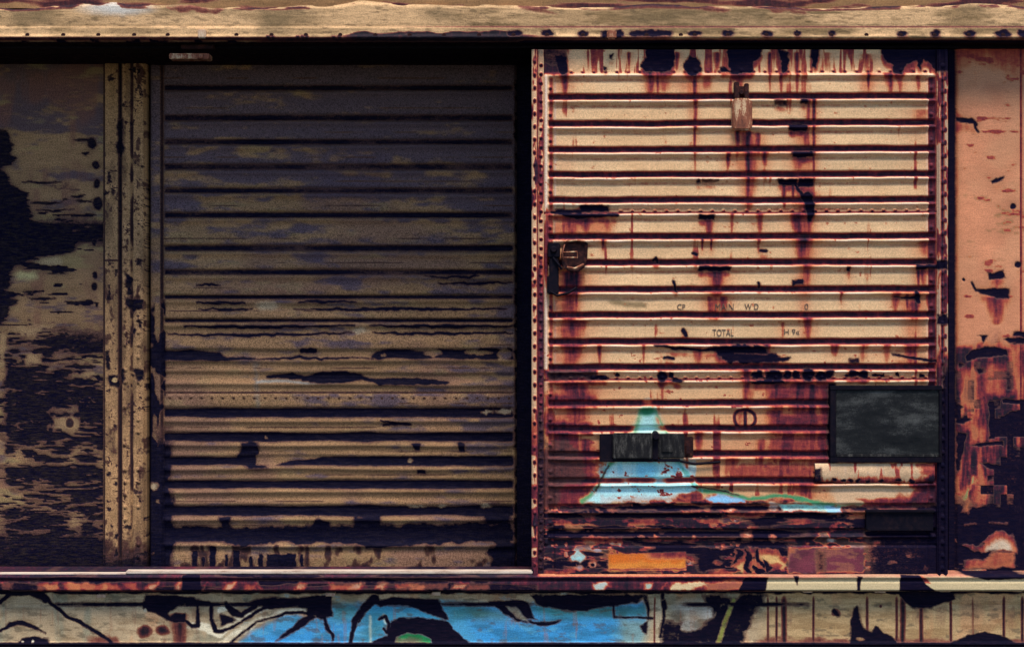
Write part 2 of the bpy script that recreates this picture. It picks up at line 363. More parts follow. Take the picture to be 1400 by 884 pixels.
# ------------------------------------------------------------------ left wall (peeling)
L = Canvas(U0, 62, 141, 812, 1.6, (160, 122, 86))
U, V = L.U, L.V; q = slice(None), slice(None)
n1 = fbm(U, V, 70, 18, 51, 5); n2 = fbm(U, V, 40, 6, 52, 4); n3 = fbm(U, V, 25, 60, 53, 3)
L.rgb = L.rgb * (.62 + .75 * n1[..., None])
L.paint((q, sst(.46, .6, .6 * fbm(U, V, 90, 24, 193, 5) + .4 * fbm(U, V, 20, 6, 194, 4) + .22 * (1 - sst(130, 210, V)) - .08)), (82, 66, 82), .85)  # plum patches, the upper ones painting in the shade below the eave
L.paint((q, sst(.5, .75, n3)), (130, 84, 70), .6)
L.paint((q, sst(.58, .72, fbm(U, V, 50, 14, 54, 4))), (168, 146, 94), .5)
T = np.zeros_like(V)
# big bare areas: outline by row
rows = np.array([58, 170, 178, 200, 215, 230, 248, 262, 285, 300, 315, 330, 345, 352, 362, 372, 400, 420, 440, 450])
edge = np.array([0, 0, 8, 26, 24, 13, 16, 40, 45, 50, 85, 110, 100, 48, 26, 20, 22, 24, 6, 0])
eu = np.interp(V, rows, edge) + (n2 - .5) * 34 - 4
T = np.maximum(T, sst(4, -4, U - eu) * sst(172, 182, V) * sst(452, 440, V) * .95)
band = np.exp(-((V - 318) / 13.) ** 2) * sst(20, 60, U)
T = np.maximum(T, np.clip(band * 1.5 * sst(.3, .55, n2 + .1), 0, 1))
low = sst(432, 475, V + (n1 - .5) * 30)
flake = sst(.50, .58, n2 * .65 + fbm(U, V, 110, 26, 55, 4) * .45 - .012)
T = np.maximum(T, low * (1 - flake * .95) * sst(-2, 14, U + (fbm(U, V, 20, 9, 56, 3) - .5) * 26))
T = np.maximum(T, sst(.63, .67, n2) * sst(230, 300, V) * .9)
T = np.maximum(T, sst(700, 760, V + (n2 - .5) * 90) * .85)
T = np.where(U < -10, np.maximum(T, sst(.45, .55, fbm(U, V, 80, 30, 57, 4)) * sst(160, 260, V)), T)
L.tar = T
rag = low * sst(.5, .62, fbm(U, V, 60, 20, 58, 4))
L.rust((q, rag), .3)
for pts in ([(35, 485), (58, 482), (55, 500), (34, 500)], [(85, 514), (125, 506), (130, 512), (118, 518), (92, 518)], [(62, 560), (108, 556), (108, 564), (66, 565)], [(70, 570), (110, 568), (108, 588), (72, 588)], [(20, 446), (70, 444), (45, 460), (12, 452)], [(0, 452), (8, 456), (5, 500), (0, 500)], [(100, 708), (120, 706), (118, 713), (98, 713)]):
    L.paint(L.poly(pts, 2, 4, 8), (176, 140, 100), .9); qq, m = L.poly(pts, 2, 4, 8); L.tar[qq] *= 1 - m * .9; L.wear[qq] *= 1 - m * .6
L.paint(L.poly([(22, 374), (48, 372), (50, 382), (24, 384)], 3, 4), (205, 190, 130), .8)
L.paint(L.poly([(45, 352), (82, 348), (82, 370), (46, 366)], 3, 5), (200, 172, 130), .7)
L.rust(L.ell(95, 578, 5, 6), .9)
for x0, y0, x1 in ((30, 249, 85), (98, 268, 116), (40, 277, 85), (50, 287, 100), (100, 191, 125), (112, 209, 122), (32, 399, 60), (88, 413, 108), (40, 408, 76)):
    L.bare(L.stroke([(x0, y0), ((x0 + x1) / 2, y0 + 1), (x1, y0 - 1)], [1.5, 4, 1.5], 1, 1.5), .95)
for u_, v_, r_ in ((131, 226, 6), (132, 251, 6), (134, 278, 9), (129, 330, 5), (129, 392, 6), (133, 417, 3), (130, 377, 5), (126, 196, 8)): L.bare(L.ell(u_, v_, r_ * .7, r_, .4, 2), .95)
L.raise_((q, -L.tar), 3)
L.h += .004 * (n1 - .5)
L.halo(.42, 5, 3)
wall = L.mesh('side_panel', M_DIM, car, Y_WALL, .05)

# ------------------------------------------------------------------ left door post with its riveted strips
B = Canvas(141, 62, 200, 812, 1.25, (180, 136, 94))
U, V = B.U, B.V; q = slice(None), slice(None)
n1 = fbm(U, V, 12, 40, 61, 5); n2 = fbm(U, V, 9, 14, 62, 4)
B.rgb = B.rgb * (.6 + .8 * n1[..., None])
B.h = .018 * sst(143, 145, U) - .022 * np.exp(-((U - 165) / 1.8) ** 2) - .014 * np.exp(-((U - 181) / 1.3) ** 2) - .03 * sst(196, 200, U)
B.rust((q, np.exp(-((U - 165) / 2.6) ** 2)), .95); B.rust((q, np.exp(-((U - 181) / 2.2) ** 2) * sst(.35, .6, n1)), .9)
B.rust((q, np.exp(-((U - 142.5) / 1.2) ** 2)), .95)
B.rust((q, sst(.55, .7, n1) * sst(.4, .6, n2) * sst(164, 168, U)), .5); B.paint((q, sst(.5, .7, fbm(U, V, 14, 60, 66, 3))), (96, 70, 52), .6)
B.rust((q, sst(.62, .74, n2)), .4)
B.rust((q, sst(715, 770, V + (n2 - .5) * 60)), .85)
cr = np.abs(fbm(U, V, 16, 9, 205, 4) - .5); B.rust((q, sst(.03, .008, cr) * sst(.45, .6, n1)), .6); B.tar = np.maximum(B.tar, sst(.67, .74, fbm(U, V, 10, 12, 206, 4)) * .7)
B.tar = np.maximum(B.tar, sst(745, 775, V + (n2 - .5) * 40) * .8)
for v_ in range(80, 780, 17):
    for u_ in (172, 190):
        if _hash(np.array([v_]), np.array([int(u_)]), 5)[0] < .4: continue
        B.raise_(B.ell(u_, v_, 2.6, 2.6, .5, 0), 7); B.rust(B.ell(u_, v_ + 2.5, 2.2, 2, .5, 0), .3)
for pts in ([(163, 165), (169, 160), (168, 190), (171, 205), (165, 215), (160, 203)], [(170, 408), (196, 410), (196, 424), (188, 422), (184, 428), (174, 418)], [(172, 372), (182, 378), (180, 404), (174, 402)], [(145, 480), (150, 478), (152, 505), (146, 505)], [(150, 512), (164, 512), (164, 530), (152, 528)], [(165, 505), (171, 505), (170, 525), (165, 525)], [(182, 505), (196, 504), (196, 516), (190, 522)], [(182, 445), (188, 450), (186, 460), (181, 455)]):
    B.bare(B.poly(pts, 1.5, 2.5, 7), .9)
B.paint(B.ell(158, 519, 4, 3.5), (200, 165, 115)); qq, m = B.ell(158, 519, 4, 3.5); B.tar[qq] *= 1 - m
B.rust(B.stroke([(143, 356), (163, 356)], 2), .9)
post = B.mesh('door_post', M_DIM, car, Y_POST, .12)

# ------------------------------------------------------------------ recessed ribbed door
K = Canvas(199, 62, 734, 812, 1.5, (162, 122, 86))
U, V = K.U, K.V; q = slice(None), slice(None)
n1 = fbm(U, V, 160, 16, 71, 5); n2 = fbm(U, V, 60, 5, 72, 4); n3 = fbm(U, V, 120, 90, 73, 3); n4 = fbm(U, V, 14, 30, 74, 3)
K.rgb = K.rgb * (.58 + .85 * n1[..., None])
K.paint((q, sst(.5, .72, n3)), (122, 84, 78), .55)
K.paint((q, sst(.62, .75, fbm(U, V, 40, 10, 75, 4))), (158, 132, 90), .4)
recess_shade = sst(.44, .60, .55 * fbm(U, V, 120, 26, 191, 5) + .45 * fbm(U, V, 24, 7, 192, 4) + .20 * (1 - sst(150, 420, V)) + .10 * sst(560, 700, U) - .08)
K.paint((q, recess_shade), (84, 70, 88), .85)  # plum tint puts the recess shade into the colour, ragged, strongest high up
G_UP = [(120, 7), (161, 8), (194, 7), (228, 8), (260.5, 7), (294, 7), (339, 8), (372, 7), (406, 5), (438, 5)]
G_LO = [(484, 11), (516, 11), (564, 14), (597, 13), (630, 13), (662, 12), (698, 15), (731, 19)]
inx = sst(222, 226, U) * (1 - sst(698, 706, U))
for g, w_ in G_UP + G_LO:
    d = V - g - 3.4 * (fbm(U, V * 0, 200, 10, int(g), 2) - .5)
    K.h -= .016 * np.exp(-(d / (w_ * .55)) ** 4) * inx
    K.h += .010 * np.exp(-((d - w_ * .5 - 4) / 3.2) ** 2) * inx - .006 * np.exp(-((d - w_ * .5 - 13) / 5) ** 2) * inx
for g, w_ in G_UP: 
    K.bare((q, np.exp(-((V - g) / (w_ * .55)) ** 4) * inx * (.5 + .6 * fbm(U, V * 0, 90, 10, int(g) + 11, 3))), .95)
for g, w_ in G_LO[2:]:
    wv = w_ * (.85 + .5 * (fbm(U, V * 0, 50, 10, int(g) + 3, 3) - .5))
    K.tar = np.maximum(K.tar, np.exp(-((V - g) / (wv * .56)) ** 6) * inx)
for g, w_ in G_UP + G_LO: # faint lines in the paint parallel to the ribs
    K.rust((q, np.exp(-((V - g + 13) / 1.0) ** 2) * inx * sst(.45, .65, fbm(U, V * 0, 70, 10, int(g) + 7, 3))), .5)
K.h -= .003 * sst(-1, 0, -(np.abs(V - 537) - .8)); K.rust((q, np.exp(-((V - 536.5) / 1.1) ** 2) * inx), .8)
for u_ in np.arange(232, 700, 14.5):
    K.raise_(K.ell(u_, 541.5, 2.4, 2.2, .5, 0), 6); K.rust(K.ell(u_, 544, 2, 1.6, .5, .5), .5)
# bare-metal gouges
BK = [([(268, 390), (290, 388), (300, 391)], 4), ([(270, 414), (300, 413), (335, 414)], 5), ([(408, 413), (440, 412), (487, 413)], 4.5), ([(271, 422), (310, 424), (345, 422)], 4), ([(402, 422), (500, 423), (600, 422), (692, 423)], 4), ([(252, 446), (350, 447), (485, 445)], 5), ([(505, 445), (600, 446), (700, 446)], 5), ([(230, 457), (350, 458), (483, 455)], 4.5), ([(510, 455), (600, 456), (700, 455)], 4.5), ([(600, 387), (660, 387), (700, 386)], 4), ([(580, 378), (640, 379), (655, 377)], 4),
      ([(412, 480), (430, 480)], 7), ([(350, 490.5), (400, 489), (410, 487), (420, 490), (510, 489)], 3.5), ([(365, 516), (400, 514), (420, 516)], 8), ([(415, 519), (435, 516), (470, 515), (500, 515)], 15), ([(498, 517), (520, 522), (590, 521), (612, 522)], 8), ([(222, 489), (300, 490), (350, 490)], 6), ([(520, 575), (562, 581)], 2.5), ([(525, 580), (560, 580)], 4)]
for pts, w_ in BK: K.bare(K.stroke(pts, [w_ * .4] + [w_] * (len(pts) - 2) + [w_ * .4] if len(pts) > 2 else w_, 1.2, 1.8, 10), 1.0)
K.bare(K.poly([(222, 478), (262, 478), (300, 482), (305, 488), (262, 492), (222, 492)], 1.5, 2), 1)
K.bare(K.poly([(505, 490), (514, 480), (530, 476), (552, 477), (575, 480), (600, 478), (640, 479), (660, 476), (700, 476), (704, 491), (600, 490)], 1.5, 2), 1)
for cu, cv, ru, rv in ((592, 483, 13, 4), (655, 482, 19, 3.5), (690, 484, 10, 7), (524, 485, 5, 2), (515, 513, 20, 4), (605, 517, 18, 3)):
    qq, m = K.ell(cu, cv, ru, rv, .3, 2); K.tar[qq] *= 1 - m; K.wear[qq] *= 1 - m
K.bare(K.poly([(562, 605), (575, 606), (574, 616), (567, 615)], 1, 1.5), 1); K.bare(K.box(627, 605, 636, 617, 1, 1.5), 1)
K.bare(K.box(570, 642, 582, 648, 1, 1.5), .9)
K.bare(K.poly([(330, 603), (352, 600), (352, 625), (366, 640), (340, 640), (322, 630)], 2, 4), .9)
qq, m = K.poly([(350, 622), (450, 621), (430, 627), (395, 629), (372, 636), (350, 636)], 1, 1.5); K.tar[qq] *= 1 - m; K.wear[qq] *= 1 - m
K.bare(K.poly([(420, 722), (432, 711), (440, 710), (452, 713), (455, 725), (420, 728)], 2, 3), 1)
K.bare(K.poly([(222, 722), (700, 715), (700, 742), (640, 741), (560, 745), (500, 748), (490, 742), (430, 741), (380, 740), (330, 746), (290, 735), (222, 742)], 2, 4), .95)
K.bare(K.box(660, 690, 700, 720, 4, 5), .8); K.bare(K.box(302, 706, 316, 722, 2, 3), .9); K.bare(K.box(484, 702, 520, 725, 3, 5), .9)
for x0, x1, y0 in ((364, 405, 757), (353, 359, 756), (410, 415, 757), (262, 270, 752), (286, 295, 746), (318, 328, 752), (308, 312, 758), (276, 280, 760), (340, 345, 760)): K.bare(K.box(x0, y0, x1, 777, 1, 1.5, 5), .95)
K.rust((q, sst(742, 746, V) * sst(.5, .7, n4) * inx), .7)
K.bare(K.poly([(680, 742), (706, 742), (706, 782), (672, 782), (676, 765), (668, 755)], 3, 5), 1)
K.bare(K.poly([(222, 738), (245, 740), (232, 762), (222, 782)], 3, 5), 1)
# left edge strip, and the jambs with their gap shade painted black
K.h += -.05 * (1 - sst(203, 206, U)) - .015 * sst(220, 223, U) * (1 - sst(224, 226, U)) - .06 * sst(703, 708, U)
K.tar = np.maximum(K.tar, 1 - sst(203, 206, U)); K.tar = np.maximum(K.tar, sst(702, 709, U + (n2 - .5) * 14))  # tar mask here paints the gap shade black at both jambs
K.rust((q, np.exp(-((U - 221) / 2.) ** 2) * sst(60, 100, V)), .85)
strip = (1 - sst(224, 228, U)) * sst(395, 440, V + (fbm(U, V, 12, 18, 77, 4) - .5) * 60)
K.tar = np.maximum(K.tar, strip * sst(.60, .45, fbm(U, V, 12, 22, 78, 3)))
K.tar = np.maximum(K.tar, (1 - sst(226, 240, U + (n4 - .5) * 18)) * sst(560, 640, V) * sst(.7, .5, n4))
K.paint(K.stroke([(350, 500), (352, 560)], 4, 3, 3), (120, 125, 125), .5)
K.paint(K.stroke([(352, 522), (380, 520), (420, 523), (460, 522)], 3, 1.5, 1), (150, 160, 160), .8)
for u_, v_, a_, b_ in ((561, 630, 5, 3), (363, 598, 2, 3), (666, 563, 10, 3), (690, 562, 12, 4), (570, 692, 12, 2), (605, 692, 6, 2), (665, 691, 8, 4), (492, 452, 10, 4), (366, 418, 14, 6), (210, 664, 7, 5), (216, 685, 3, 3)):
    qq, m = K.ell(u_, v_, a_, b_, .5, 3, 5); K.paint((qq, m), (196, 172, 140), .8); K.tar[qq] *= 1 - m; K.wear[qq] *= 1 - m
K.halo(.35, 3, 2)
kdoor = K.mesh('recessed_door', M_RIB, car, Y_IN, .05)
kdoor['label'] = 'dark olive ribbed door with bare metal showing along its ribs'

# ------------------------------------------------------------------ sliding door (proud, bright)
W = Canvas(735, 68, 1290, 786, 1.35, (246, 200, 150))
U, V = W.U, W.V; q = slice(None), slice(None)
tilt = -1.4 * (U - 740) / 550
Vt = V - tilt + 2.6 * (fbm(U, V, 150, 90, 401, 3) - .5) + 1.0 * (fbm(U, V, 24, 60, 402, 2) - .5)
n1 = fbm(U, V, 110, 26, 81, 5); n2 = fbm(U, V, 7, 5, 82, 3); nst = fbm(U, V, 9, 120, 83, 4); n3 = fbm(U, V, 60, 90, 84, 3)
W.rgb = W.rgb * (.72 + .40 * n1[..., None])
W.paint((q, sst(.45, .8, n3)), (226, 176, 126), .5)
W.paint((q, sst(430, 620, V)), (226, 160, 110), .65)
SHEETS = [(101, 291.5, [133, 169, 204.5, 239, 274]), (291.5, 519, [323.5, 359, 395.5, 430.5, 467, 502]), (519, 745, [551, 586, 621, 657, 693, 727])]
inb = sst(749, 751, U) * (1 - sst(1277, 1279, U))
pl = sst(757, 759, U) * (1 - sst(1266.5, 1268.5, U))       # raised flats between the ribs
for s0, s1, gs in SHEETS:
    ins = (Vt >= s0) & (Vt < s1)
    prev = s0 + .5
    for i, g in enumerate(gs + [None]):
        # rolled lip at the head of every flat
        lipc = (prev + 6.4) if i else (s0 + 3.2)
        W.h += .019 * np.exp(-((Vt - lipc) / 2.6) ** 2) * inb; lipm = np.exp(-((Vt - lipc + .5) / 2.8) ** 2) * inb
        W.paint((q, lipm * np.clip(1.9 * fbm(U, V, 40, 8, 403, 4) - .35, 0, 1)), (250, 222, 200), .75)  # pale pink puts the lip's highlight into the paint, patchy like wear
        W.h -= .005 * sst(lipc + 2, lipc + 5, Vt) * (1 - sst(lipc + 8, lipc + 12.5, Vt)) * pl * (1 if g else 0)
        W.rust((q, np.exp(-((Vt - lipc - 6.5) / 3.2) ** 2) * inb * (.35 + .5 * n1)), .42)
        if g is None: break
        W.h -= .020 * np.exp(-((Vt - g) / 4.0) ** 6) * inb
        W.rust((q, np.exp(-((Vt - g) / 4.4) ** 6) * inb), .86)
        prev = g
    W.h -= .006 * np.exp(-((Vt - s1) / .9) ** 2); W.rust((q, np.exp(-((Vt - s1) / 1.2) ** 2)), .85)
W.h += .010 * pl * sst(101, 104, V)
W.h += .007 * (fbm(U, V, 90, 60, 404, 3) - .5) * pl * (1 - sst(405, 411, V) * (1 - sst(461, 467, V)))
for ue in (758.8, 1267.2): W.paint((q, np.exp(-((U - ue) / 1.3) ** 2) * sst(104, 108, V) * (1 - sst(520, 620, V))), (250, 214, 190), .7)  # thin bright lines: edge highlights painted on the ends of the flats
# side rolls and the valley with rivets
for uc, sg in ((746.5, 1), (1281.5, -1)):
    W.h += .020 * np.exp(-((U - uc) / 2.4) ** 2) * sst(100, 104, V) * (1 - sst(742, 746, V)); W.paint((q, np.exp(-((U - uc) / 2.4) ** 2) * sst(100, 104, V) * (1 - sst(480, 560, V))), (250, 222, 202), .85)  # pale stripe paints a highlight along each roll
W.rust((q, np.exp(-((U - 753.5) / 3.4) ** 2) * sst(104, 108, V) * (.6 + .4 * n2)), .62)
W.rust((q, sst(1268, 1270, U) * (1 - sst(1278.5, 1280, U)) * sst(104, 108, V)), .72)
for s0, s1, gs in SHEETS:
    for g in gs:
        for u_ in (752.5, 1273): W.raise_(W.ell(u_, g - 13, 2.4, 2.4, .5, 0), 8); W.rust(W.ell(u_, g - 11, 2, 2.5, .5, .5), .85)
for vv in (288, 515.5, 97.5):
    for u_ in np.arange(848 if vv == 288 else 780, 1275, 15.6):
        W.raise_(W.ell(u_, vv + -1.4 * (u_ - 740) / 550, 2.5, 2.3, .5, 0), 8); W.rust(W.ell(u_ + 1, vv + 2 - 1.4 * (u_ - 740) / 550, 2.4, 1.6, .5, .6), .8)
# overall rust: stain breaking through, stronger low and at the left and right ends
field = sst(.60, .80, nst * .6 + fbm(U, V, 50, 60, 85, 4) * .4 + .17 * sst(450, 640, V) + .10 * sst(800, 755, U) + .07 * sst(1180, 1270, U) - .015)
W.rust((q, field), .62)
W.rust((q, sst(.74, .80, n2) * (.5 + .5 * sst(400, 600, V))), .6)
# header plate
W.rust((q, (1 - sst(99, 102, V)) * sst(.48, .66, fbm(U, V, 6, 60, 86, 3))), .55)
W.bare(W.box(735, 66, 776, 88, 2, 4), .55); W.rust(W.box(735, 80, 775, 101, 3, 3), .9)
W.paint(W.poly([(742, 92), (760, 88), (764, 98), (740, 99)], 1, 2), (210, 150, 120)); 
for pts in ([(882, 66), (922, 66), (922, 85), (918, 92), (915, 99), (885, 99), (876, 92), (877, 84), (884, 80)], [(935, 95), (937, 84), (943, 77), (951, 78), (957, 84), (959, 96), (953, 104), (946, 105), (938, 99)], [(995, 66), (1042, 66), (1040, 78), (1030, 85), (1028, 101), (1000, 101), (996, 85)], [(982, 98), (985, 93), (992, 92), (998, 98)],
            [(1062, 66), (1077, 72), (1078, 85), (1075, 98), (1069, 102), (1068, 85)], [(1108, 66), (1120, 66), (1119, 85), (1115, 94), (1110, 92)], [(1205, 66), (1292, 66), (1292, 105), (1280, 98), (1270, 84), (1262, 82), (1258, 97), (1252, 82), (1240, 88), (1230, 101), (1222, 101), (1220, 88), (1208, 80)], [(833, 74), (838, 74), (837, 82), (834, 81)], [(825, 91), (829, 92), (831, 98), (826, 97)], [(757, 76), (774, 76), (775, 100), (770, 104), (764, 98)]):
    W.bare(W.poly(pts, 1.3, 2.2, 6), 1)
DR = [(772, 100, 132, 7, .8), (804, 70, 98, 2, .6), (860, 72, 98, 3, .7), (890, 98, 134, 7, .85), (899, 98, 134, 3, .95), (908, 104, 130, 14, .45), (925, 72, 99, 4, .7), (980, 72, 99, 6, .7), (950, 102, 240, 3.5, .85), (965, 104, 130, 12, .45), (1010, 100, 118, 10, .8), (1052, 72, 130, 3, .8), (1068, 100, 130, 3, .9), (1090, 72, 140, 4, .75), (1112, 130, 290, 3, .85), (1130, 72, 99, 6, .5), (1187, 100, 128, 3, .9), (1185, 74, 100, 9, .5), (1215, 100, 130, 8, .75), (1230, 102, 132, 5, .6), (1255, 104, 130, 4, .6),
      (1022, 180, 292, 5, .98), (1022, 180, 250, 15, .55), (1008, 178, 225, 4, .8), (1036, 182, 225, 5, .7), (995, 210, 235, 4, .8), (1045, 208, 230, 6, .75), (1105, 135, 240, 4, .55), (1100, 172, 205, 8, .6), (1092, 206, 240, 12, .65), (1072, 250, 290, 4, .8), (1084, 250, 280, 3, .95), (1105, 262, 330, 9, .95), (1092, 292, 330, 12, .8), (1097, 325, 362, 13, .85), (1102, 360, 400, 9, .55), (1103, 432, 470, 7, .75), (1070, 440, 470, 3, .5),
      (968, 296, 330, 7, .75), (1000, 290, 325, 3, .7), (1038, 290, 330, 6, .6), (1037, 325, 350, 3, .6), (980, 368, 415, 10, .8), (972, 405, 440, 7, .6), (990, 405, 430, 8, .7), (960, 325, 345, 2, .9), (972, 325, 345, 2, .9), (824, 325, 345, 3, .8), (780, 292, 325, 16, .72), (800, 296, 322, 10, .75), (830, 300, 322, 8, .55), (782, 370, 432, 15, .82), (775, 372, 425, 5, .95), (788, 370, 430, 4, .95), (785, 438, 470, 20, .75), (780, 470, 505, 18, .7), (785, 522, 590, 26, .78),
      (1255, 365, 395, 3, .9), (1262, 366, 395, 6, .7), (1225, 400, 430, 7, .75), (1240, 402, 428, 3, .8), (1252, 400, 440, 5, .95), (1270, 402, 425, 6, .6), (1260, 150, 180, 18, .35), (1265, 330, 360, 14, .5), (1160, 365, 385, 3, .6), (1020, 500, 560, 8, .75), (1048, 470, 545, 6, .8), (1062, 520, 560, 6, .9), (1095, 522, 600, 20, .75), (1110, 525, 660, 9, .85), (1060, 560, 600, 14, .75), (1140, 470, 490, 8, .6), (1212, 470, 500, 8, .5),
      (1180, 470, 500, 10, .4), (1245, 470, 505, 12, .6), (905, 520, 560, 3, .6), (955, 475, 500, 10, .6), (985, 475, 502, 12, .7), (1075, 600, 665, 12, .7), (1040, 600, 665, 8, .6), (1000, 625, 665, 14, .5), (955, 590, 625, 8, .6), (770, 590, 690, 18, .85), (800, 600, 680, 10, .7), (1100, 660, 690, 20, .6), (880, 470, 500, 3, .5), (820, 472, 500, 4, .7), (1150, 395, 420, 3, .5), (1010, 560, 600, 6, .4)]
for u_, v0_, v1_, w_, k_ in DR: W.paint(W.drip(u_, v0_, v1_ + 8, w_ * 2.2 + 3, .8), (208, 112, 66), k_ * .75)
W.paint((q, (1 - sst(766, 790 + 20 * n2, U)) * pl * (.35 + .65 * sst(260, 310, V)) * sst(.3, .55, n3)), (196, 96, 66), .8)
W.paint((q, sst(1215, 1268, U + (n3 - .5) * 60) * pl * .55), (204, 130, 90), .8)
for u_, w_, v0_, v1_ in ((1100, 16, 180, 480), (1022, 18, 195, 290), (1098, 26, 520, 680), (1060, 18, 520, 680), (978, 16, 366, 440), (1245, 20, 395, 500), (945, 24, 102, 132), (1185, 18, 102, 132)): W.paint(W.drip(u_, v0_, v1_, w_, .3), (206, 104, 64), .7)
for u_, w_, v0_, v1_, k_ in ((1100, 14, 262, 400, .5), (1100, 20, 505, 660, .55), (1024, 14, 182, 290, .5), (978, 12, 368, 440, .5), (776, 16, 372, 505, .55), (782, 20, 520, 600, .55), (890, 12, 100, 134, .5), (1062, 14, 520, 610, .5), (1020, 16, 478, 560, .45)): W.rust(W.drip(u_, v0_, v1_, w_, .3), k_)
for u_, v0_, v1_, w_, k_ in DR: W.rust(W.drip(u_, v0_, v1_, w_, .7), k_)
for x0, y0, x1, y1, t in ((1078, 170, 1104, 179, 1), (1082, 207, 1112, 215, .9), (1064, 245, 1090, 253, .9), (1092, 245, 1112, 256, .9), (1093, 135, 1105, 142, .8), (1058, 137, 1075, 145, .6), (758, 287, 795, 293, .8), (792, 281, 832, 290, .8), (955, 294, 976, 300, 1), (955, 364, 998, 370, 1), (1252, 362, 1290, 368, 1), (1082, 382, 1098, 390, .9), (1157, 364, 1162, 372, .9), (1160, 490, 1174, 497, .7), (960, 245, 982, 249, .6), (952, 246, 957, 250, .8)):
    W.bare(W.box(x0, y0, x1, y1, 1.2, 1.8, 6), t)
for pts, w_ in (([(755, 291), (790, 296), (845, 294)], [4, 7, 3]), ([(1087, 254), (1098, 268), (1104, 275)], [4, 5, 6]), ([(1104, 270), (1108, 290), (1106, 300)], [14, 12, 6]), ([(1222, 405), (1240, 408), (1255, 405)], [2, 3, 5]), ([(1252, 400), (1255, 412)], 6), ([(1220, 484), (1250, 490), (1285, 494)], [2, 4, 3]), ([(895, 472), (920, 476), (960, 478), (990, 476)], [2, 4, 3, 6]), ([(908, 489), (920, 489)], 4), ([(934, 452), (937, 458)], 6), ([(921, 385), (924, 398)], 4), ([(1036, 386), (1038, 393)], 4), ([(893, 356), (897, 352), (899, 358)], 4), ([(947, 346), (952, 348)], 5), ([(1040, 343), (1048, 343)], 5)):
    W.bare(W.stroke(pts, w_, 1.2, 1.5), .95)
W.paint(W.poly([(830, 410), (850, 411), (884, 414), (882, 421), (858, 421), (840, 416)], 1.5, 3), (130, 108, 74), .8)
# long black gouge in the middle, blotches along the lower seam
W.bare(W.poly([(975, 474), (1000, 470), (1048, 474), (1052, 484), (1080, 488), (1078, 494), (1048, 497), (990, 494), (980, 486)], 2, 4, 9), 1)
W.paint(W.stroke([(1004, 482), (1048, 484)], 4, 1.5), (150, 130, 125)); qq, m = W.stroke([(1004, 482), (1048, 484)], 3, 1.5); W.tar[qq] *= 1 - m * .6
for u_, v_, a_, b_ in ((905, 514, 6, 7), (918, 512, 4, 4), (1035, 512, 8, 6), (1058, 513, 12, 9), (1076, 512, 6, 6), (1088, 511, 5, 5), (1105, 511, 8, 9), (1122, 514, 8, 6), (1133, 511, 6, 7), (1166, 511, 8, 5), (1180, 511, 7, 6), (1155, 514, 3, 2), (1200, 513, 8, 2), (925, 520, 8, 3), (843, 512, 3, 4), (1225, 512, 3, 3), (1260, 513, 4, 3), (820, 516, 14, 3), (1050, 522, 25, 3)): W.bare(W.ell(u_, v_, a_, b_, .35, 3, 6), .95)
W.rust(W.box(745, 505, 816, 519, 3, 3), .95); W.bare(W.box(752, 507, 812, 518, 3, 4), .62)
W.rust(W.box(745, 536, 815, 556, 5, 4), .7); W.rust(W.box(745, 576, 808, 592, 4, 5), .8)
# lower left corner: dark patched area
W.rust((q, sst(585, 640, V + (n1 - .5) * 60) * (1 - sst(800, 835, U + (n2 - .5) * 30))), .64)
W.bare(W.poly([(748, 600), (785, 606), (800, 640), (790, 660), (775, 655), (765, 690), (740, 700), (738, 620)], 4, 7), .45)
W.paint(W.stroke([(773, 652), (780, 656), (786, 648)], 4, 1, 1.5), (225, 205, 195))
# red zones
for pts, k in (([(1050, 525), (1128, 525), (1128, 550), (1052, 548)], .62), ([(1050, 562), (1126, 560), (1124, 588), (1052, 590)], .68), ([(1050, 594), (1124, 598), (1118, 632), (1050, 630)], .5), ([(1120, 520), (1140, 525), (1135, 640), (1112, 640)], .66), ([(990, 632), (1110, 632), (1110, 656), (1000, 658)], .45), ([(1215, 640), (1290, 640), (1290, 700), (1230, 700)], .8)): W.rust(W.poly(pts, 5, 6), k)
for pts, c, k in (([(1050, 526), (1126, 526), (1126, 548), (1052, 546)], (196, 66, 54), .7), ([(1050, 562), (1126, 560), (1124, 584), (1052, 582)], (206, 84, 60), .75), ([(1050, 598), (1124, 600), (1116, 618), (1050, 618)], (206, 100, 68), .6), ([(1060, 632), (1112, 632), (1112, 652), (1060, 652)], (206, 104, 70), .6),
                  ([(758, 526), (818, 526), (814, 546), (758, 546)], (184, 68, 58), .75), ([(758, 562), (808, 562), (800, 582), (758, 582)], (188, 66, 58), .75), ([(758, 480), (800, 480), (790, 498), (758, 498)], (196, 84, 62), .7), ([(758, 444), (798, 442), (800, 462), (758, 462)], (180, 72, 58), .7), ([(758, 605), (815, 605), (812, 618), (760, 618)], (196, 84, 80), .6), ([(762, 300), (840, 298), (830, 320), (762, 320)], (210, 112, 70), .75), ([(762, 374), (794, 372), (792, 390), (762, 390)], (214, 110, 70), .7), ([(762, 410), (790, 410), (790, 426), (762, 426)], (192, 80, 56), .75), ([(940, 600), (1050, 600), (1050, 616), (945, 616)], (216, 140, 100), .5)):
    W.paint(W.poly(pts, 6, 6, 16), c, k)
# ring with a bar through it
ang = np.linspace(0, math.tau, 26)
W.rust(W.stroke([(1018 + 14.5 * math.cos(t), 572 + 13 * math.sin(t)) for t in ang], 4.2, 1, .8), .93); W.rust(W.stroke([(1018.5, 560), (1018.5, 586)], 4.5, 1, .5), .93)
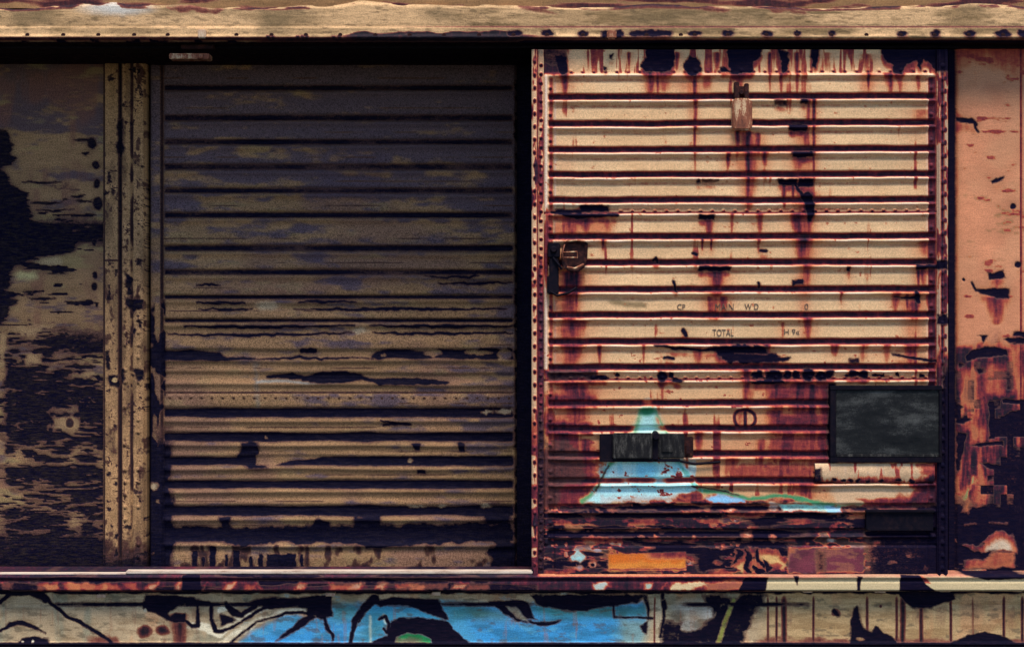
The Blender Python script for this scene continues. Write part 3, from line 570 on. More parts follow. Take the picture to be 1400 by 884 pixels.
# spray paint: plume, blue hill and green outline
cov = lambda qm, c, al=1: W.cover(qm, c, al)
cov(W.poly([(878, 556), (895, 556), (900, 572), (910, 592), (864, 592), (872, 572)], 4, 3), (150, 215, 196), .9)
cov(W.poly([(880, 566), (893, 566), (898, 592), (872, 592)], 3, 2), (176, 222, 222), .9)
cov(W.ell(885, 562, 11, 6, .5, 2), (20, 128, 82), .95); cov(W.stroke([(876, 562), (868, 590)], 4, 2), (40, 150, 96), .7); cov(W.stroke([(896, 562), (905, 580), (912, 592)], 3, 1.5), (40, 150, 96), .7)
cov(W.ell(885, 549, 6, 5, .6), (170, 170, 160), .6)
cov(W.poly([(833, 628), (930, 628), (942, 645), (955, 668), (936, 674), (900, 680), (860, 680), (820, 688), (800, 686), (815, 668), (826, 648)], 2.5, 3), (196, 246, 246), 1)
cov(W.poly([(868, 628), (898, 628), (897, 660), (872, 660)], 3, 2), (146, 226, 250), 1)
cov(W.poly([(838, 640), (868, 638), (866, 666), (832, 668)], 4, 4), (222, 250, 248), .9)
cov(W.stroke([(836, 632), (826, 644), (818, 662), (806, 676), (795, 685)], [6, 5, 5, 6, 8], 2, 1.6), (70, 166, 110), .9)
cov(W.stroke([(925, 630), (938, 645), (948, 662), (960, 670), (990, 672), (1025, 682), (1045, 680), (1065, 676), (1090, 680), (1120, 688), (1155, 692), (1178, 688)], [4, 6, 6, 6, 7, 7, 6, 6, 7, 7, 8, 4], 1.6, 1.5), (58, 152, 104), .95)
W.bare(W.stroke([(832, 636), (824, 650), (814, 670)], 1.8, 1, 1), .8); W.bare(W.stroke([(945, 664), (975, 668), (1010, 677)], 1.6, 1, 1), .8)
hill = sst(790, 800, U) * (1 - sst(1180, 1190, U)) * sst(552, 560, V)
for g in (551, 586, 621, 657): W.rust((q, np.exp(-((Vt - g) / 3.4) ** 4) * hill * sst(.38, .6, fbm(U, V * 0, 30, 5, int(g) + 60, 3))), .7)
W.paint((q, np.exp(-((Vt - 657) / 4.) ** 4) * sst(820, 830, U) * (1 - sst(930, 940, U))), (52, 120, 150), .8)
W.rust((q, hill * sst(.62, .70, fbm(U, V, 9, 5, 66, 4)) * (1 - sst(955, 965, U)) * sst(625, 635, V)), .6)
W.paint((q, hill * sst(.5, .7, fbm(U, V, 5, 40, 67, 3)) * (1 - sst(955, 965, U)) * sst(625, 632, V) * (1 - sst(668, 676, V))), (150, 226, 240), .6)
# dark lower band
dk = sst(682, 692, V + (fbm(U, V, 22, 10, 91, 4) - .5) * 22 - 6 * sst(900, 760, U) - 8 * sst(1100, 1200, U))
cov((q, dk), (66, 41, 43), 1); W.paint((q, dk * sst(.45, .7, fbm(U, V, 34, 8, 97, 4))), (112, 82, 74), .7); W.paint((q, dk * sst(.5, .7, fbm(U, V, 30, 12, 98, 4))), (96, 46, 66), .7)
W.rust((q, dk * sst(.34, .56, fbm(U, V, 24, 9, 99, 4))), 1.2); W.tar = np.maximum(W.tar, dk * sst(.50, .66, fbm(U, V, 70, 9, 92, 4)) * .8)
for g in (694, 704, 729): W.tar = np.maximum(W.tar, np.exp(-((V - g) / 4.) ** 2) * dk * sst(.35, .5, fbm(U, V * 0, 60, 5, g, 3)))
W.tar = np.maximum(W.tar, dk * sst(1170, 1200, U) * .72)
cov(W.poly([(966, 681), (982, 674), (1018, 682), (1020, 687), (990, 688), (970, 686)], 1.5, 2), (140, 206, 250), .95)
cov(W.poly([(1064, 690), (1080, 684), (1125, 690), (1150, 697), (1140, 699), (1100, 698), (1070, 698)], 1.5, 3), (160, 232, 226), .9)
cov(W.poly([(1126, 692), (1150, 694), (1152, 700), (1130, 700)], 1.5, 2), (150, 190, 222), .9)
cov(W.poly([(820, 677), (900, 676), (940, 680), (900, 685), (850, 684), (825, 690)], 2, 5, 8), (205, 208, 205), .75)
cov(W.poly([(1050, 686), (1068, 690), (1062, 698), (1050, 697)], 2, 3), (200, 190, 190), .8)
sp = dk * sst(.66, .72, fbm(U, V, 9, 6, 93, 3)) * sst(.45, .6, fbm(U, V, 60, 14, 94, 3)) * (1 - sst(1185, 1200, U))
cov((q, sp), (190, 160, 165), .85)
cov((q, dk * sst(.62, .7, fbm(U, V, 12, 6, 95, 3)) * sst(.55, .65, fbm(U, V, 40, 30, 96, 2)) * .8), (176, 110, 80), .7)
for u_, v_, a_, b_ in ((808, 736, 14, 4), (836, 738, 6, 5), (848, 740, 4, 6), (883, 687, 8, 2.5), (938, 699, 8, 3), (995, 697, 14, 2), (895, 731, 3, 2.5), (948, 734, 3, 3), (1020, 732, 9, 6), (1136, 738, 5, 4), (1198, 741, 5, 3), (1056, 735, 6, 5)): cov(W.ell(u_, v_, a_, b_, .5, 3, 5), (205, 190, 180), .8)
cov(W.poly([(772, 718), (780, 712), (795, 720), (790, 726), (775, 726)], 2, 3), (200, 120, 80), .85)
# foot plate
fp = sst(744, 746, V)
W.h += .012 * sst(744, 747, V) - .012 * sst(783, 786, V)
W.paint(W.stroke([(757, 749), (1290, 745)], 2.4, 1, 1), (190, 150, 140), .7)
cov(W.poly([(831, 757), (845, 755), (845, 752), (855, 755), (937, 753), (937, 778), (832, 779)], .8, .8, 6), (222, 112, 36), 1)
cov(W.poly([(831, 768), (870, 766), (936, 767), (937, 779), (832, 780)], 2, 3, 12), (236, 148, 62), .85)
W.rust(W.stroke([(834, 777), (936, 776)], 2, 1, 1), .6); W.paint((q, sst(.5, .68, fbm(U, V, 26, 5, 181, 4)) * fp * sst(830, 832, U) * (1 - sst(936, 938, U))), (176, 84, 34), .5)
cov(W.poly([(779, 757), (788, 752), (800, 755), (803, 763), (795, 768), (778, 764)], 1.5, 3, 6), (176, 226, 226), .95)
cov(W.ell(810, 770, 6, 5, .2, 1), (225, 200, 190), .9); W.bare(W.ell(810, 771, 2.5, 2.2, .3, .5), 1)
cov(W.ell(792, 775, 6, 3.5, .4, 2), (190, 170, 190), .8); cov(W.ell(816, 751, 5, 3, .4, 2), (200, 180, 190), .7)
cov(W.poly([(1000, 772), (1008, 752), (1018, 747), (1074, 750), (1073, 778), (1050, 779), (1030, 776), (1010, 780)], 1.5, 3, 8), (232, 184, 118), 1)
for pts in ([(1004, 768), (1010, 756), (1014, 752)], [(1020, 750), (1023, 762), (1019, 776), (1024, 780)], [(1036, 752), (1034, 764), (1042, 772)], [(1046, 764), (1050, 776)], [(1062, 748), (1070, 754), (1078, 756)], [(1028, 776), (1040, 779)]): W.bare(W.stroke(pts, [4, 8, 5][:len(pts)] if len(pts) < 4 else [4, 9, 7, 3], 1.5, 4, 6), .95)
pass; 
W.rust(W.box(1050, 770, 1068, 780, 3, 3), .6)
cov(W.box(1076, 747, 1180, 782, 2, 1.5), (122, 52, 68), .96)
W.paint((q, fp * sst(1070, 1080, U) * (1 - sst(1176, 1184, U)) * sst(.45, .65, fbm(U, V, 22, 14, 182, 4))), (92, 40, 56), .8); W.bare(W.box(1117, 752, 1129, 780, 4, 4), .6); W.bare(W.box(950, 752, 985, 778, 4, 5), .9)
cov(W.ell(980, 768, 7, 4, .4, 2), (150, 120, 130), .8)
cov(W.ell(1243, 757, 6, 3.5, .3, 1.5), (215, 205, 200), .9); cov(W.ell(1269, 776, 7, 4, .4, 2), (170, 160, 160), .9)
W.tar = np.maximum(W.tar, sst(1205, 1235, U + (n2 - .5) * 20) * sst(742, 748, V) * (1 - sst(.6, .7, n2) * .5) * .62)
# pale and red area under the slate
cov(W.poly([(1140, 662), (1250, 660), (1255, 672), (1235, 684), (1200, 688), (1150, 690), (1140, 680)], 3, 5), (226, 186, 146), .9)
W.rust(W.poly([(1170, 684), (1240, 676), (1256, 664), (1262, 690), (1200, 694)], 3, 5), .62)
W.bare(W.poly([(1250, 690), (1290, 690), (1290, 786), (1262, 786)], 4, 5), .8)
W.bare(W.box(1132, 524, 1142, 634, 2, 2), 1); W.bare(W.box(1284, 520, 1290, 640, 2, 2), 1)
W.halo(.62, 4, 9)
door = W.mesh('sliding_door', M_TAN, car, .02, .05)
door['label'] = 'bright tan ribbed sliding door streaked with rust, standing proud on the right'

# sliding door sub-parts ------------------------------------------------
def edge_strip(u0, u1, base, seed, parts):
    c = Canvas(u0, 68, u1, 788, .9, base); U, V = c.U, c.V; q = slice(None), slice(None)
    n = fbm(U, V, 6, 30, seed, 4); c.rgb = c.rgb * (.7 + .6 * n[..., None])
    uc = (u0 + u1) / 2
    c.h = .012 * np.cos((U - uc) / (u1 - u0) * math.pi * .9)
    parts(c, U, V, n, q); return c
def s1(c, U, V, n, q):
    for v_ in np.arange(84, 785, 17.6): c.raise_(c.ell(731, v_, 1.8, 2.2, .5, 0), 6); c.rust(c.ell(731, v_ + 2, 2.2, 3.5, .5, .6), .85)
    c.rust((q, sst(.56, .74, n) + sst(520, 640, V) * .8 * sst(.35, .55, fbm(U, V, 30, 14, 207, 3))), .85); c.rust((q, sst(732.5, 735.5, U)), .8)
edge_strip(727, 735.5, (226, 180, 140), 101, s1).mesh('edge_strip', M_TAN, door, .0, .07)
def s2(c, U, V, n, q):
    c.h *= .4
    for v_ in np.arange(88, 785, 12.5): c.raise_(c.ell(739.5, v_, 2, 2, .5, 0), 7); c.rust(c.ell(739.8, v_ + 2, 2.4, 2.6, .5, .6), .9)
    c.rust((q, np.clip(sst(.42, .6, n) * .8 + sst(300, 420, V) * .8, 0, 1)), .8); c.bare((q, sst(560, 620, V + (n - .5) * 300) * .6))
edge_strip(735.5, 743.5, (214, 166, 128), 111, s2).mesh('edge_strip', M_TAN, door, .008, .03)
def s3(c, U, V, n, q):
    c.h = .014 * np.exp(-((U - 1284) / 1.6) ** 2) + .014 * np.exp(-((U - 1292.5) / 1.8) ** 2)
    c.rust((q, np.exp(-((U - 1288.3) / 2.2) ** 2)), .98)
    for v_ in np.arange(90, 785, 17.6): c.raise_(c.ell(1288.5, v_, 2, 3, .5, 0), 7); c.rust(c.ell(1292, v_, 2.4, 3.5, .5, .6), .9)
    c.rust((q, np.clip(sst(.45, .62, n) * .8 + sst(460, 520, V), 0, 1)), .85); c.bare((q, np.clip(sst(480, 540, V + (n - .5) * 120) + 1 - sst(95, 102, V), 0, 1) * .8))
    c.bare(c.box(1280, 356, 1296, 368, 2, 1), 1); c.bare(c.box(1280, 430, 1296, 445, 2, 3), .9)
edge_strip(1281, 1296, (206, 166, 136), 121, s3).mesh('edge_strip', M_TAN, door, .0, .07)

# bracket near the top
bm = bmesh.new(); slab(bm, 1003, 134, 1026.5, 178, -.035, .03, .01); slab(bm, 1001, 138, 1004, 174, -.02, .03, .002); slab(bm, 1025.5, 138, 1028.5, 174, -.02, .03, .002)
link('bracket', bm, M_CREAM, door)
bm = bmesh.new(); slab(bm, 1004, 112, 1011, 134, -.02, .02, .004); slab(bm, 1018, 114, 1024, 134, -.015, .02, .004); slab(bm, 1010, 118, 1019, 130, -.004, .02, .003); disc(bm, 1014, 126, 4, -.02, 0)
link('bracket_hook', bm, M_BROWN, door)
# latch: cast box with a square loop, and its arm
bm = bmesh.new()
pr = [(770, 334), (776, 328), (798, 329), (804, 333), (803, 352), (799, 366), (792, 371), (776, 370), (769, 362), (767, 348)]
f_ = [bm.verts.new(P(u_, v_, -.045)) for u_, v_ in pr]; b_ = [bm.verts.new(P(u_, v_, .02)) for u_, v_ in pr]
ctr = [bm.verts.new(P(785 + (u_ - 785) * .72, 349 + (v_ - 349) * .72, -.032)) for u_, v_ in pr]
for k in range(len(pr)):
    k2 = (k + 1) % len(pr); bm.faces.new((f_[k], b_[k], b_[k2], f_[k2])); bm.faces.new((f_[k], f_[k2], ctr[k2], ctr[k]))
bm.faces.new(ctr); bm.faces.new(b_)
link('latch_case', bm, M_BROWN, door)
bm = bmesh.new(); lp = [(769, 345), (789, 344), (790, 352), (769, 352)]
tube(bm, [P(u_, v_, -.06) for u_, v_ in lp + lp[:2]], .0038); tube(bm, [P(772, 334, -.05), P(769, 345, -.06), P(770, 355, -.06)], .0038)
tube(bm, [P(774, 330, -.048), P(788, 328.5, -.052), P(800, 330, -.048)], .005); tube(bm, [P(775, 365, -.05), P(786, 367, -.055), P(798, 361, -.05)], .006)
link('latch_loop', bm, M_CREAM, door, True)
bm = bmesh.new()
slab(bm, 749, 332, 766, 352, -.03, .02, .006); slab(bm, 751, 352, 764, 380, -.025, .02, .006); slab(bm, 748, 376, 764, 402, -.035, .02, .008)
tube(bm, [P(752, 398, -.03), P(762, 404, -.03), P(778, 400, -.028), P(788, 393, -.02)], .007); tube(bm, [P(756, 352, -.03), P(764, 362, -.035), P(768, 368, -.03)], .007)
disc(bm, 757, 341, 5, -.045, -.03)
link('latch_arm', bm, M_DARK, door)
# hasp lower down
bm = bmesh.new(); slab(bm, 838, 592, 892, 627, -.05, .02, .006); link('hasp_plate', bm, M_GREY, door)
bm = bmesh.new(); slab(bm, 820, 593, 838.5, 630, -.02, .02, .004); slab(bm, 892, 596, 900, 630, -.03, .02, .003); disc(bm, 897, 596, 6.5, -.06, .02, 16)
slab(bm, 820, 627, 930, 631, -.03, .02, .002); tube(bm, [P(930, 630, -.01), P(950, 634, -.01), P(985, 631, -.01)], .007)
link('hasp_mount', bm, M_DARK, door)
bm = bmesh.new(); slab(bm, 900, 593, 936, 626, -.028, .02, .006); slab(bm, 905, 600, 920, 618, -.036, -.02, .004); link('hasp_strap', bm, M_GREY, door)
bm = bmesh.new(); slab(bm, 933, 597, 948, 624, -.012, .02, .004); slab(bm, 938, 606, 944, 620, -.03, -.01, .003); link('hasp_strap', bm, M_BROWN, door)
# slate panel in a dark frame
bm = bmesh.new()
for bx in ((1135, 527, 1288, 533), (1135, 624, 1288, 632), (1135, 533, 1143, 624), (1284, 533, 1288, 624)): slab(bm, *bx, -.022, .025, .003)
link('slate_frame', bm, M_DARK, door)
bm = bmesh.new(); slab(bm, 1143, 533, 1284, 624, -.012, .025, .002); link('slate_panel', bm, M_CHALK, door)
bm = bmesh.new(); slab(bm, 1144, 620.5, 1283, 624, -.024, 0, .001); link('slate_ledge', bm, M_GREY, door)
# pale padded bar under the slate, dark step plate
J = Canvas(1114, 633, 1277, 659, 1.2, (226, 186, 146)); U, V = J.U, J.V; q = slice(None), slice(None)
j1 = fbm(U, V, 14, 10, 201, 4); j2 = fbm(U, V, 7, 30, 202, 4)
J.rgb = J.rgb * (.5 + .8 * j1[..., None]); J.paint((q, sst(.5, .7, j2)), (180, 160, 148), .6)
J.rust((q, sst(646, 660, V + (j2 - .5) * 22) * .8 + sst(1240, 1280, U + (j1 - .5) * 60) * .6), .8); J.rust((q, sst(.56, .7, j2)), .5); J.bare(J.box(1110, 640, 1124, 662, 2, 3), .7)
for u_ in (1140, 1152, 1163, 1172, 1186, 1204, 1228, 1246): J.bare(J.ell(u_, 656, 4, 2.5, .5, 2.5, 5), .85)
J.h = .018 * np.sqrt(np.clip(1 - ((V - 646) / 13.5) ** 2, 0, 1)); J.dv = (fbm(U, U * 0, 16, 5, 203, 3) - .5) * 5 * sst(640, 659, V)
J.mesh('pale_bar', M_TAN, door, .004, .02)
bm = bmesh.new(); slab(bm, 1184, 698, 1276, 724, -.015, .03, .003); slab(bm, 1184, 697, 1278, 700, -.03, .03, .002); slab(bm, 1186, 721, 1276, 725, -.022, .03, .002); link('step_plate', bm, M_DARK, door)

def letters(txt, u0, vbase, hpx, wpx, name='stencil_lettering'):
    cu = bpy.data.curves.new(name, 'FONT'); cu.body = txt; cu.size = 1; cu.extrude = .02
    ot = bpy.data.objects.new(name, cu); col.objects.link(ot)
    dg = bpy.context.evaluated_depsgraph_get(); me = bpy.data.meshes.new_from_object(ot.evaluated_get(dg)); bpy.data.objects.remove(ot)
    co = np.empty(len(me.vertices) * 3, np.float32); me.vertices.foreach_get('co', co); co = co.reshape(-1, 3)
    mn, mx = co.min(0), co.max(0); k = S
    out = np.empty_like(co); p = P(u0, vbase, .0078)
    out[:, 0] = p.x + (co[:, 0] - mn[0]) / (mx[0] - mn[0]) * wpx * k
    out[:, 2] = p.z + (co[:, 1] - mn[1]) / (mx[1] - mn[1]) * hpx * k
    out[:, 1] = .0078 - .0012 * np.sign(co[:, 2])
    me.vertices.foreach_set('co', out.ravel()); me.update(); me.materials.append(M_INK)
    o = bpy.data.objects.new(name, me); col.objects.link(o); o.parent = door; return o
letters('CP', 926, 423, 7.5, 11); letters('MAIN', 978, 424, 9, 25); letters('W D', 1018, 423, 8, 19); letters('0', 1100, 423, 8, 5)
letters('TOTAL', 974, 459, 9, 29); letters('H 9«', 1072, 457, 7.5, 21)

# ------------------------------------------------------------------ right wall
X = Canvas(1298, 58, U1, 790, 1.5, (216, 142, 104))
U, V = X.U, X.V; q = slice(None), slice(None)
n1 = fbm(U, V, 60, 40, 131, 5); n2 = fbm(U, V, 26, 9, 132, 4); n3 = fbm(U, V, 30, 30, 133, 4); n4 = fbm(U, V, 12, 70, 134, 4)
X.rgb = X.rgb * (.7 + .6 * n1[..., None])
X.paint((q, sst(.5, .7, fbm(U, V, 70, 60, 135, 3)) * (1 - sst(420, 480, V))), (216, 152, 112), .6)
X.paint((q, sst(.60, .72, n2) * np.exp(-((V - 300) / 60.) ** 2)), (120, 100, 60), .7)
X.paint((q, sst(.64, .74, n2) * np.exp(-((V - 120) / 60.) ** 2)), (130, 84, 66), .6)
X.rust((q, sst(.66, .76, n2) * .5)); X.rust((q, (1 - sst(62, 130, V + (n3 - .5) * 50))), .45)
# lower half: corroded right through
lo = sst(455, 490, V + (n3 - .5) * 60)
X.paint((q, lo), (146, 66, 56), .85); X.paint((q, lo * sst(.45, .62, fbm(U, V, 30, 40, 137, 4))), (112, 54, 68), .85)
X.rust((q, lo * (.3 + .75 * sst(.36, .66, n4))), .95)
blk = sst(.57, .63, fbm(np.floor(U / 9) * 9 + (n3 - .5) * 12, np.floor(V / 13) * 13 + (n2 - .5) * 10, 34, 34, 136, 3))
X.tar = np.maximum(X.tar, lo * blk * .75)
X.tar = np.maximum(X.tar, sst(670, 715, V + (n3 - .5) * 50) * (1 - sst(.55, .68, n2) * .8) * .8)
for pts in ([(1308, 162), (1328, 161), (1335, 167), (1328, 168), (1308, 167)], [(1329, 164), (1335, 167), (1338, 180), (1336, 183)], [(1354, 247), (1362, 243), (1373, 242), (1370, 246), (1358, 250)], [(1350, 374), (1373, 371), (1374, 380), (1352, 382)], [(1335, 395), (1380, 394), (1380, 407), (1362, 408), (1340, 400)], [(1327, 385), (1330, 384), (1334, 395), (1342, 399), (1333, 399)], [(1318, 488), (1330, 478), (1350, 474), (1376, 478), (1378, 486), (1340, 488), (1322, 494)], [(1373, 463), (1400, 462), (1420, 464), (1420, 472), (1380, 470)], [(1385, 454), (1420, 452), (1420, 462), (1384, 460)], [(1310, 496), (1320, 498), (1312, 504), (1308, 505)], [(1335, 505), (1348, 502), (1348, 510), (1336, 512)], [(1350, 516), (1366, 516), (1362, 520), (1350, 521)], [(1370, 545), (1420, 546), (1420, 552), (1372, 552)], [(1365, 570), (1385, 562), (1420, 560), (1420, 578), (1380, 576)], [(1352, 548), (1360, 548), (1360, 600), (1352, 600)], [(1308, 570), (1330, 573), (1318, 578), (1308, 578)], [(1326, 608), (1345, 604), (1372, 602), (1372, 608), (1340, 611)], [(1308, 552), (1318, 556), (1308, 562)], [(1308, 590), (1322, 592), (1312, 640), (1308, 645)], [(1340, 632), (1400, 640), (1400, 650), (1350, 640)], [(1310, 700), (1345, 690), (1420, 705), (1420, 728), (1385, 735), (1362, 728), (1336, 746), (1308, 742)], [(1308, 742), (1330, 752), (1355, 760), (1345, 764), (1308, 762)], [(1310, 775), (1420, 772), (1420, 790), (1350, 786)], [(1336, 458), (1350, 458), (1350, 460), (1345, 470), (1342, 460)]):
    X.bare(X.poly(pts, 1.3, 1.8, 7), .97)
for u_, v_, r_ in ((1385, 282, 4), (1392, 362, 4.5), (1318, 382, 2)): X.bare(X.ell(u_, v_, r_, r_, .3, 1), .95)
for u_, a_, b_, w_, k_ in ((1362, 406, 445, 16, .72), (1363, 378, 396, 8, .5), (1385, 284, 292, 3, .5), (1340, 488, 560, 12, .8), (1375, 480, 545, 8, .5), (1358, 500, 560, 9, .85), (1325, 500, 600, 7, .55), (1390, 470, 540, 7, .6), (1380, 490, 520, 6, .75), (1360, 610, 690, 24, .85), (1330, 600, 690, 14, .7)): X.rust(X.drip(u_, a_, b_, w_, .4), k_)
X.rust(X.poly([(1330, 489), (1376, 488), (1374, 545), (1345, 546), (1335, 520)], 4, 5), .88)
def xcov(qm, c, al=.95): X.cover(qm, c, al)
xcov(X.poly([(1340, 500), (1372, 498), (1372, 540), (1348, 540)], 5, 5), (116, 56, 66), .65)
xcov(X.poly([(1378, 470), (1398, 470), (1396, 536), (1382, 540)], 4, 4), (190, 100, 66), .7)
xcov(X.poly([(1312, 500), (1328, 505), (1330, 560), (1318, 552), (1312, 530)], 4, 4), (166, 84, 60), .6)
xcov(X.poly([(1330, 580), (1350, 585), (1348, 602), (1326, 606)], 4, 4), (166, 86, 62), .6)
xcov(X.poly([(1338, 752), (1346, 744), (1352, 732), (1362, 726), (1376, 728), (1384, 736), (1388, 754), (1340, 754)], 1.5, 3), (232, 212, 184))
xcov(X.poly([(1374, 728), (1386, 732), (1392, 750), (1390, 758), (1380, 752), (1382, 738)], 2, 3), (216, 106, 62), .8)
xcov(X.poly([(1318, 766), (1345, 763), (1360, 754), (1388, 754), (1388, 776), (1318, 777)], 1.5, 2), (170, 58, 50), .9)
xcov(X.poly([(1315, 777), (1350, 777), (1350, 783), (1315, 783)], 1, 1.5), (226, 200, 160), .9)
xcov(X.stroke([(1330, 650), (1326, 668), (1318, 682)], [3, 5, 4], 1.5, 2), (150, 180, 110), .75); xcov(X.ell(1332, 656, 5, 6, .5, 2), (130, 170, 110), .6)
xcov(X.poly([(1318, 688), (1328, 686), (1326, 702), (1316, 702)], 2, 3), (206, 100, 60), .7)
xcov(X.stroke([(1320, 718), (1336, 714)], [6, 3], 2, 2), (206, 160, 90), .6); xcov(X.stroke([(1352, 714), (1378, 716)], [3, 5], 2, 2), (190, 140, 100), .6)
X.h = .003 * (n1 - .5) - .006 * np.exp(-((U - 1396) / 1.4) ** 2) - .012 * (1 - sst(1306, 1310, U))
X.rust((q, np.exp(-((U - 1396) / 1.6) ** 2)), .8); X.bare((q, 1 - sst(1304, 1309, U)), 1)
X.raise_((q, -X.tar), 3)
X.halo(.62, 6, 10)
rwall = X.mesh('side_panel', M_PINK, car, .13, .05)
rwall['label'] = 'pinkish side panel corroded dark over its lower half'

# ------------------------------------------------------------------ sill ledge, side sill, skirt
bm = bmesh.new(); slab(bm, 172, 779.5, 733, 784, -.006, .05, .004); slab(bm, U0, 783, 172, 785.5, -.002, .05, .002); ledge = link('sill_lip', bm, M_LIP, car)
Z = Canvas(U0, 784, U1, 808, 1.2, (186, 120, 96))
U, V = Z.U, Z.V; q = slice(None), slice(None)
n1 = fbm(U, V, 26, 12, 141, 4); n2 = fbm(U, V, 60, 30, 142, 3)
Z.h = .012 * sst(784, 787, V) + .008 * np.exp(-((V - 788) / 2) ** 2) - .008 * np.exp(-((V - 793) / 1.5) ** 2) - .02 * sst(805.5, 808, V)
Z.rgb = Z.rgb * (.6 + .8 * n1[..., None])
Z.rust((q, (1 - sst(1030, 1060, U)) * (.6 + .6 * n2)), 1.0)
Z.tar = np.maximum(Z.tar, sst(.54, .62, n2) * (1 - sst(850, 1030, U)) * .85 * sst(791, 795, V))
Z.paint((q, (1 - sst(788, 790, V)) * sst(.4, .6, fbm(U, V, 60, 20, 143, 3))), (190, 146, 116), .8); Z.wear *= 1 - .7 * (1 - sst(786.5, 788, V)) * sst(730, 740, U); Z.tar = np.maximum(Z.tar, sst(.5, .62, fbm(U, V, 120, 6, 144, 3)) * (1 - sst(730, 740, U)) * .7)
def zc(pts, c, al=.95, soft=2, jag=3): Z.cover(Z.poly(pts, soft, jag, 7), c, al)
for a_, b_ in ((0, 18), (50, 82), (85, 110), (95, 128), (112, 150)): zc([(a_, 796), (b_, 795), (b_ - 3, 806), (a_ + 6, 807)], (176, 58, 46), .6)
for a_, b_ in ((60, 78), (94, 108), (140, 160), (168, 186), (352, 354)): zc([(a_, 797), (b_, 796), (b_ + 6, 806), (a_ + 4, 806)], (226, 140, 84), .55)
for a_, b_ in ((200, 218), (238, 250), (276, 284), (304, 324), (401, 420), (478, 498), (512, 532), (614, 640), (810, 832), (880, 893), (905, 908)): zc([(a_, 805), (a_ + 6, 796), (b_, 795), (b_ - 6, 806)], (228, 196, 164), .8)
for a_, b_ in ((335, 352), (450, 490), (540, 580), (560, 612), (640, 668)): zc([(a_, 796), (b_, 796), (b_, 806), (a_, 806)], (176, 70, 60), .6)
zc([(808, 796), (830, 793), (834, 800), (820, 806), (810, 804)], (186, 206, 200), .85); zc([(878, 796), (892, 795), (890, 804), (882, 805)], (170, 200, 186), .85)
zc([(916, 795), (964, 793), (966, 801), (940, 806), (916, 806)], (232, 206, 160)); zc([(966, 794), (1016, 792), (1010, 806), (962, 806)], (150, 60, 62), .9)
zc([(1018, 790), (1500, 786), (1500, 808), (1014, 808)], (216, 192, 148), 1, 1.5, 1)
for pts in ([(1018, 788), (1050, 788), (1046, 807), (1008, 807)], [(1084, 786), (1092, 786), (1090, 799)], [(1172, 786), (1178, 786), (1175, 806), (1172, 806)], [(1231, 784), (1256, 786), (1264, 797), (1280, 808), (1230, 808)], [(1310, 782), (1420, 784), (1395, 790), (1350, 792)], [(250, 784), (275, 784), (275, 808), (250, 808)]): Z.bare(Z.poly(pts, 1, 1.2), 1)
Z.rust(Z.poly([(1258, 786), (1266, 790), (1272, 798), (1262, 796)], 2, 2), .6)
sill = Z.mesh('side_sill', M_TAN, car, .0, .30)

Q = Canvas(U0, 806, U1, 880, 1.25, (186, 164, 134))
U, V = Q.U, Q.V; q = slice(None), slice(None)
n1 = fbm(U, V, 40, 26, 151, 5); n2 = fbm(U, V, 14, 5, 152, 4); n3 = fbm(U, V, 20, 80, 153, 3)
Q.rgb = Q.rgb * (.62 + .78 * n1[..., None])
Q.paint((q, sst(1030, 1060, U)), (204, 168, 116), .6)
Q.paint((q, sst(.5, .72, n3) * (1 - sst(1030, 1060, U))), (126, 138, 124), .55)
Q.paint((q, sst(.6, .75, fbm(U, V, 30, 60, 154, 3))), (206, 150, 110), .5)
Q.h = -.004 * sst(-1, 0, -(np.abs(V - 826) - .8))
def blue(pts, c, al=.95, soft=2.5, jag=2.5): Q.cover(Q.poly(pts, soft, jag, 10), c, al)
blue([(316, 890), (345, 862), (385, 842), (405, 838), (425, 846), (452, 838), (455, 825), (500, 822), (600, 821), (680, 828), (730, 825), (760, 832), (840, 825), (880, 823), (884, 843), (872, 890)], (70, 168, 224))
blue([(455, 824), (485, 822), (490, 845), (470, 852), (455, 846)], (84, 148, 140), .7, 5); blue([(500, 830), (545, 822), (580, 828), (620, 848), (560, 842), (530, 860), (500, 880)], (60, 152, 190), .8, 5)
blue([(600, 822), (650, 824), (680, 840), (620, 846)], (74, 158, 172), .8, 5); blue([(640, 832), (690, 834), (690, 848), (650, 850)], (96, 128, 110), .6, 6)
blue([(720, 826), (840, 826), (838, 842), (760, 846), (735, 838)], (66, 142, 142), .85, 5); blue([(840, 828), (884, 826), (886, 842), (842, 844)], (62, 126, 130), .8, 3)
blue([(846, 846), (890, 846), (880, 890), (850, 890)], (136, 166, 164), .8, 5)
blue([(345, 866), (480, 846), (480, 890), (330, 890)], (56, 152, 228), .75, 8); blue([(640, 850), (840, 846), (840, 890), (660, 890)], (54, 154, 230), .75, 8)
Q.cover((q, sst(.62, .72, n2) * sst(320, 340, U) * (1 - sst(850, 890, U))), (110, 186, 214), .35)
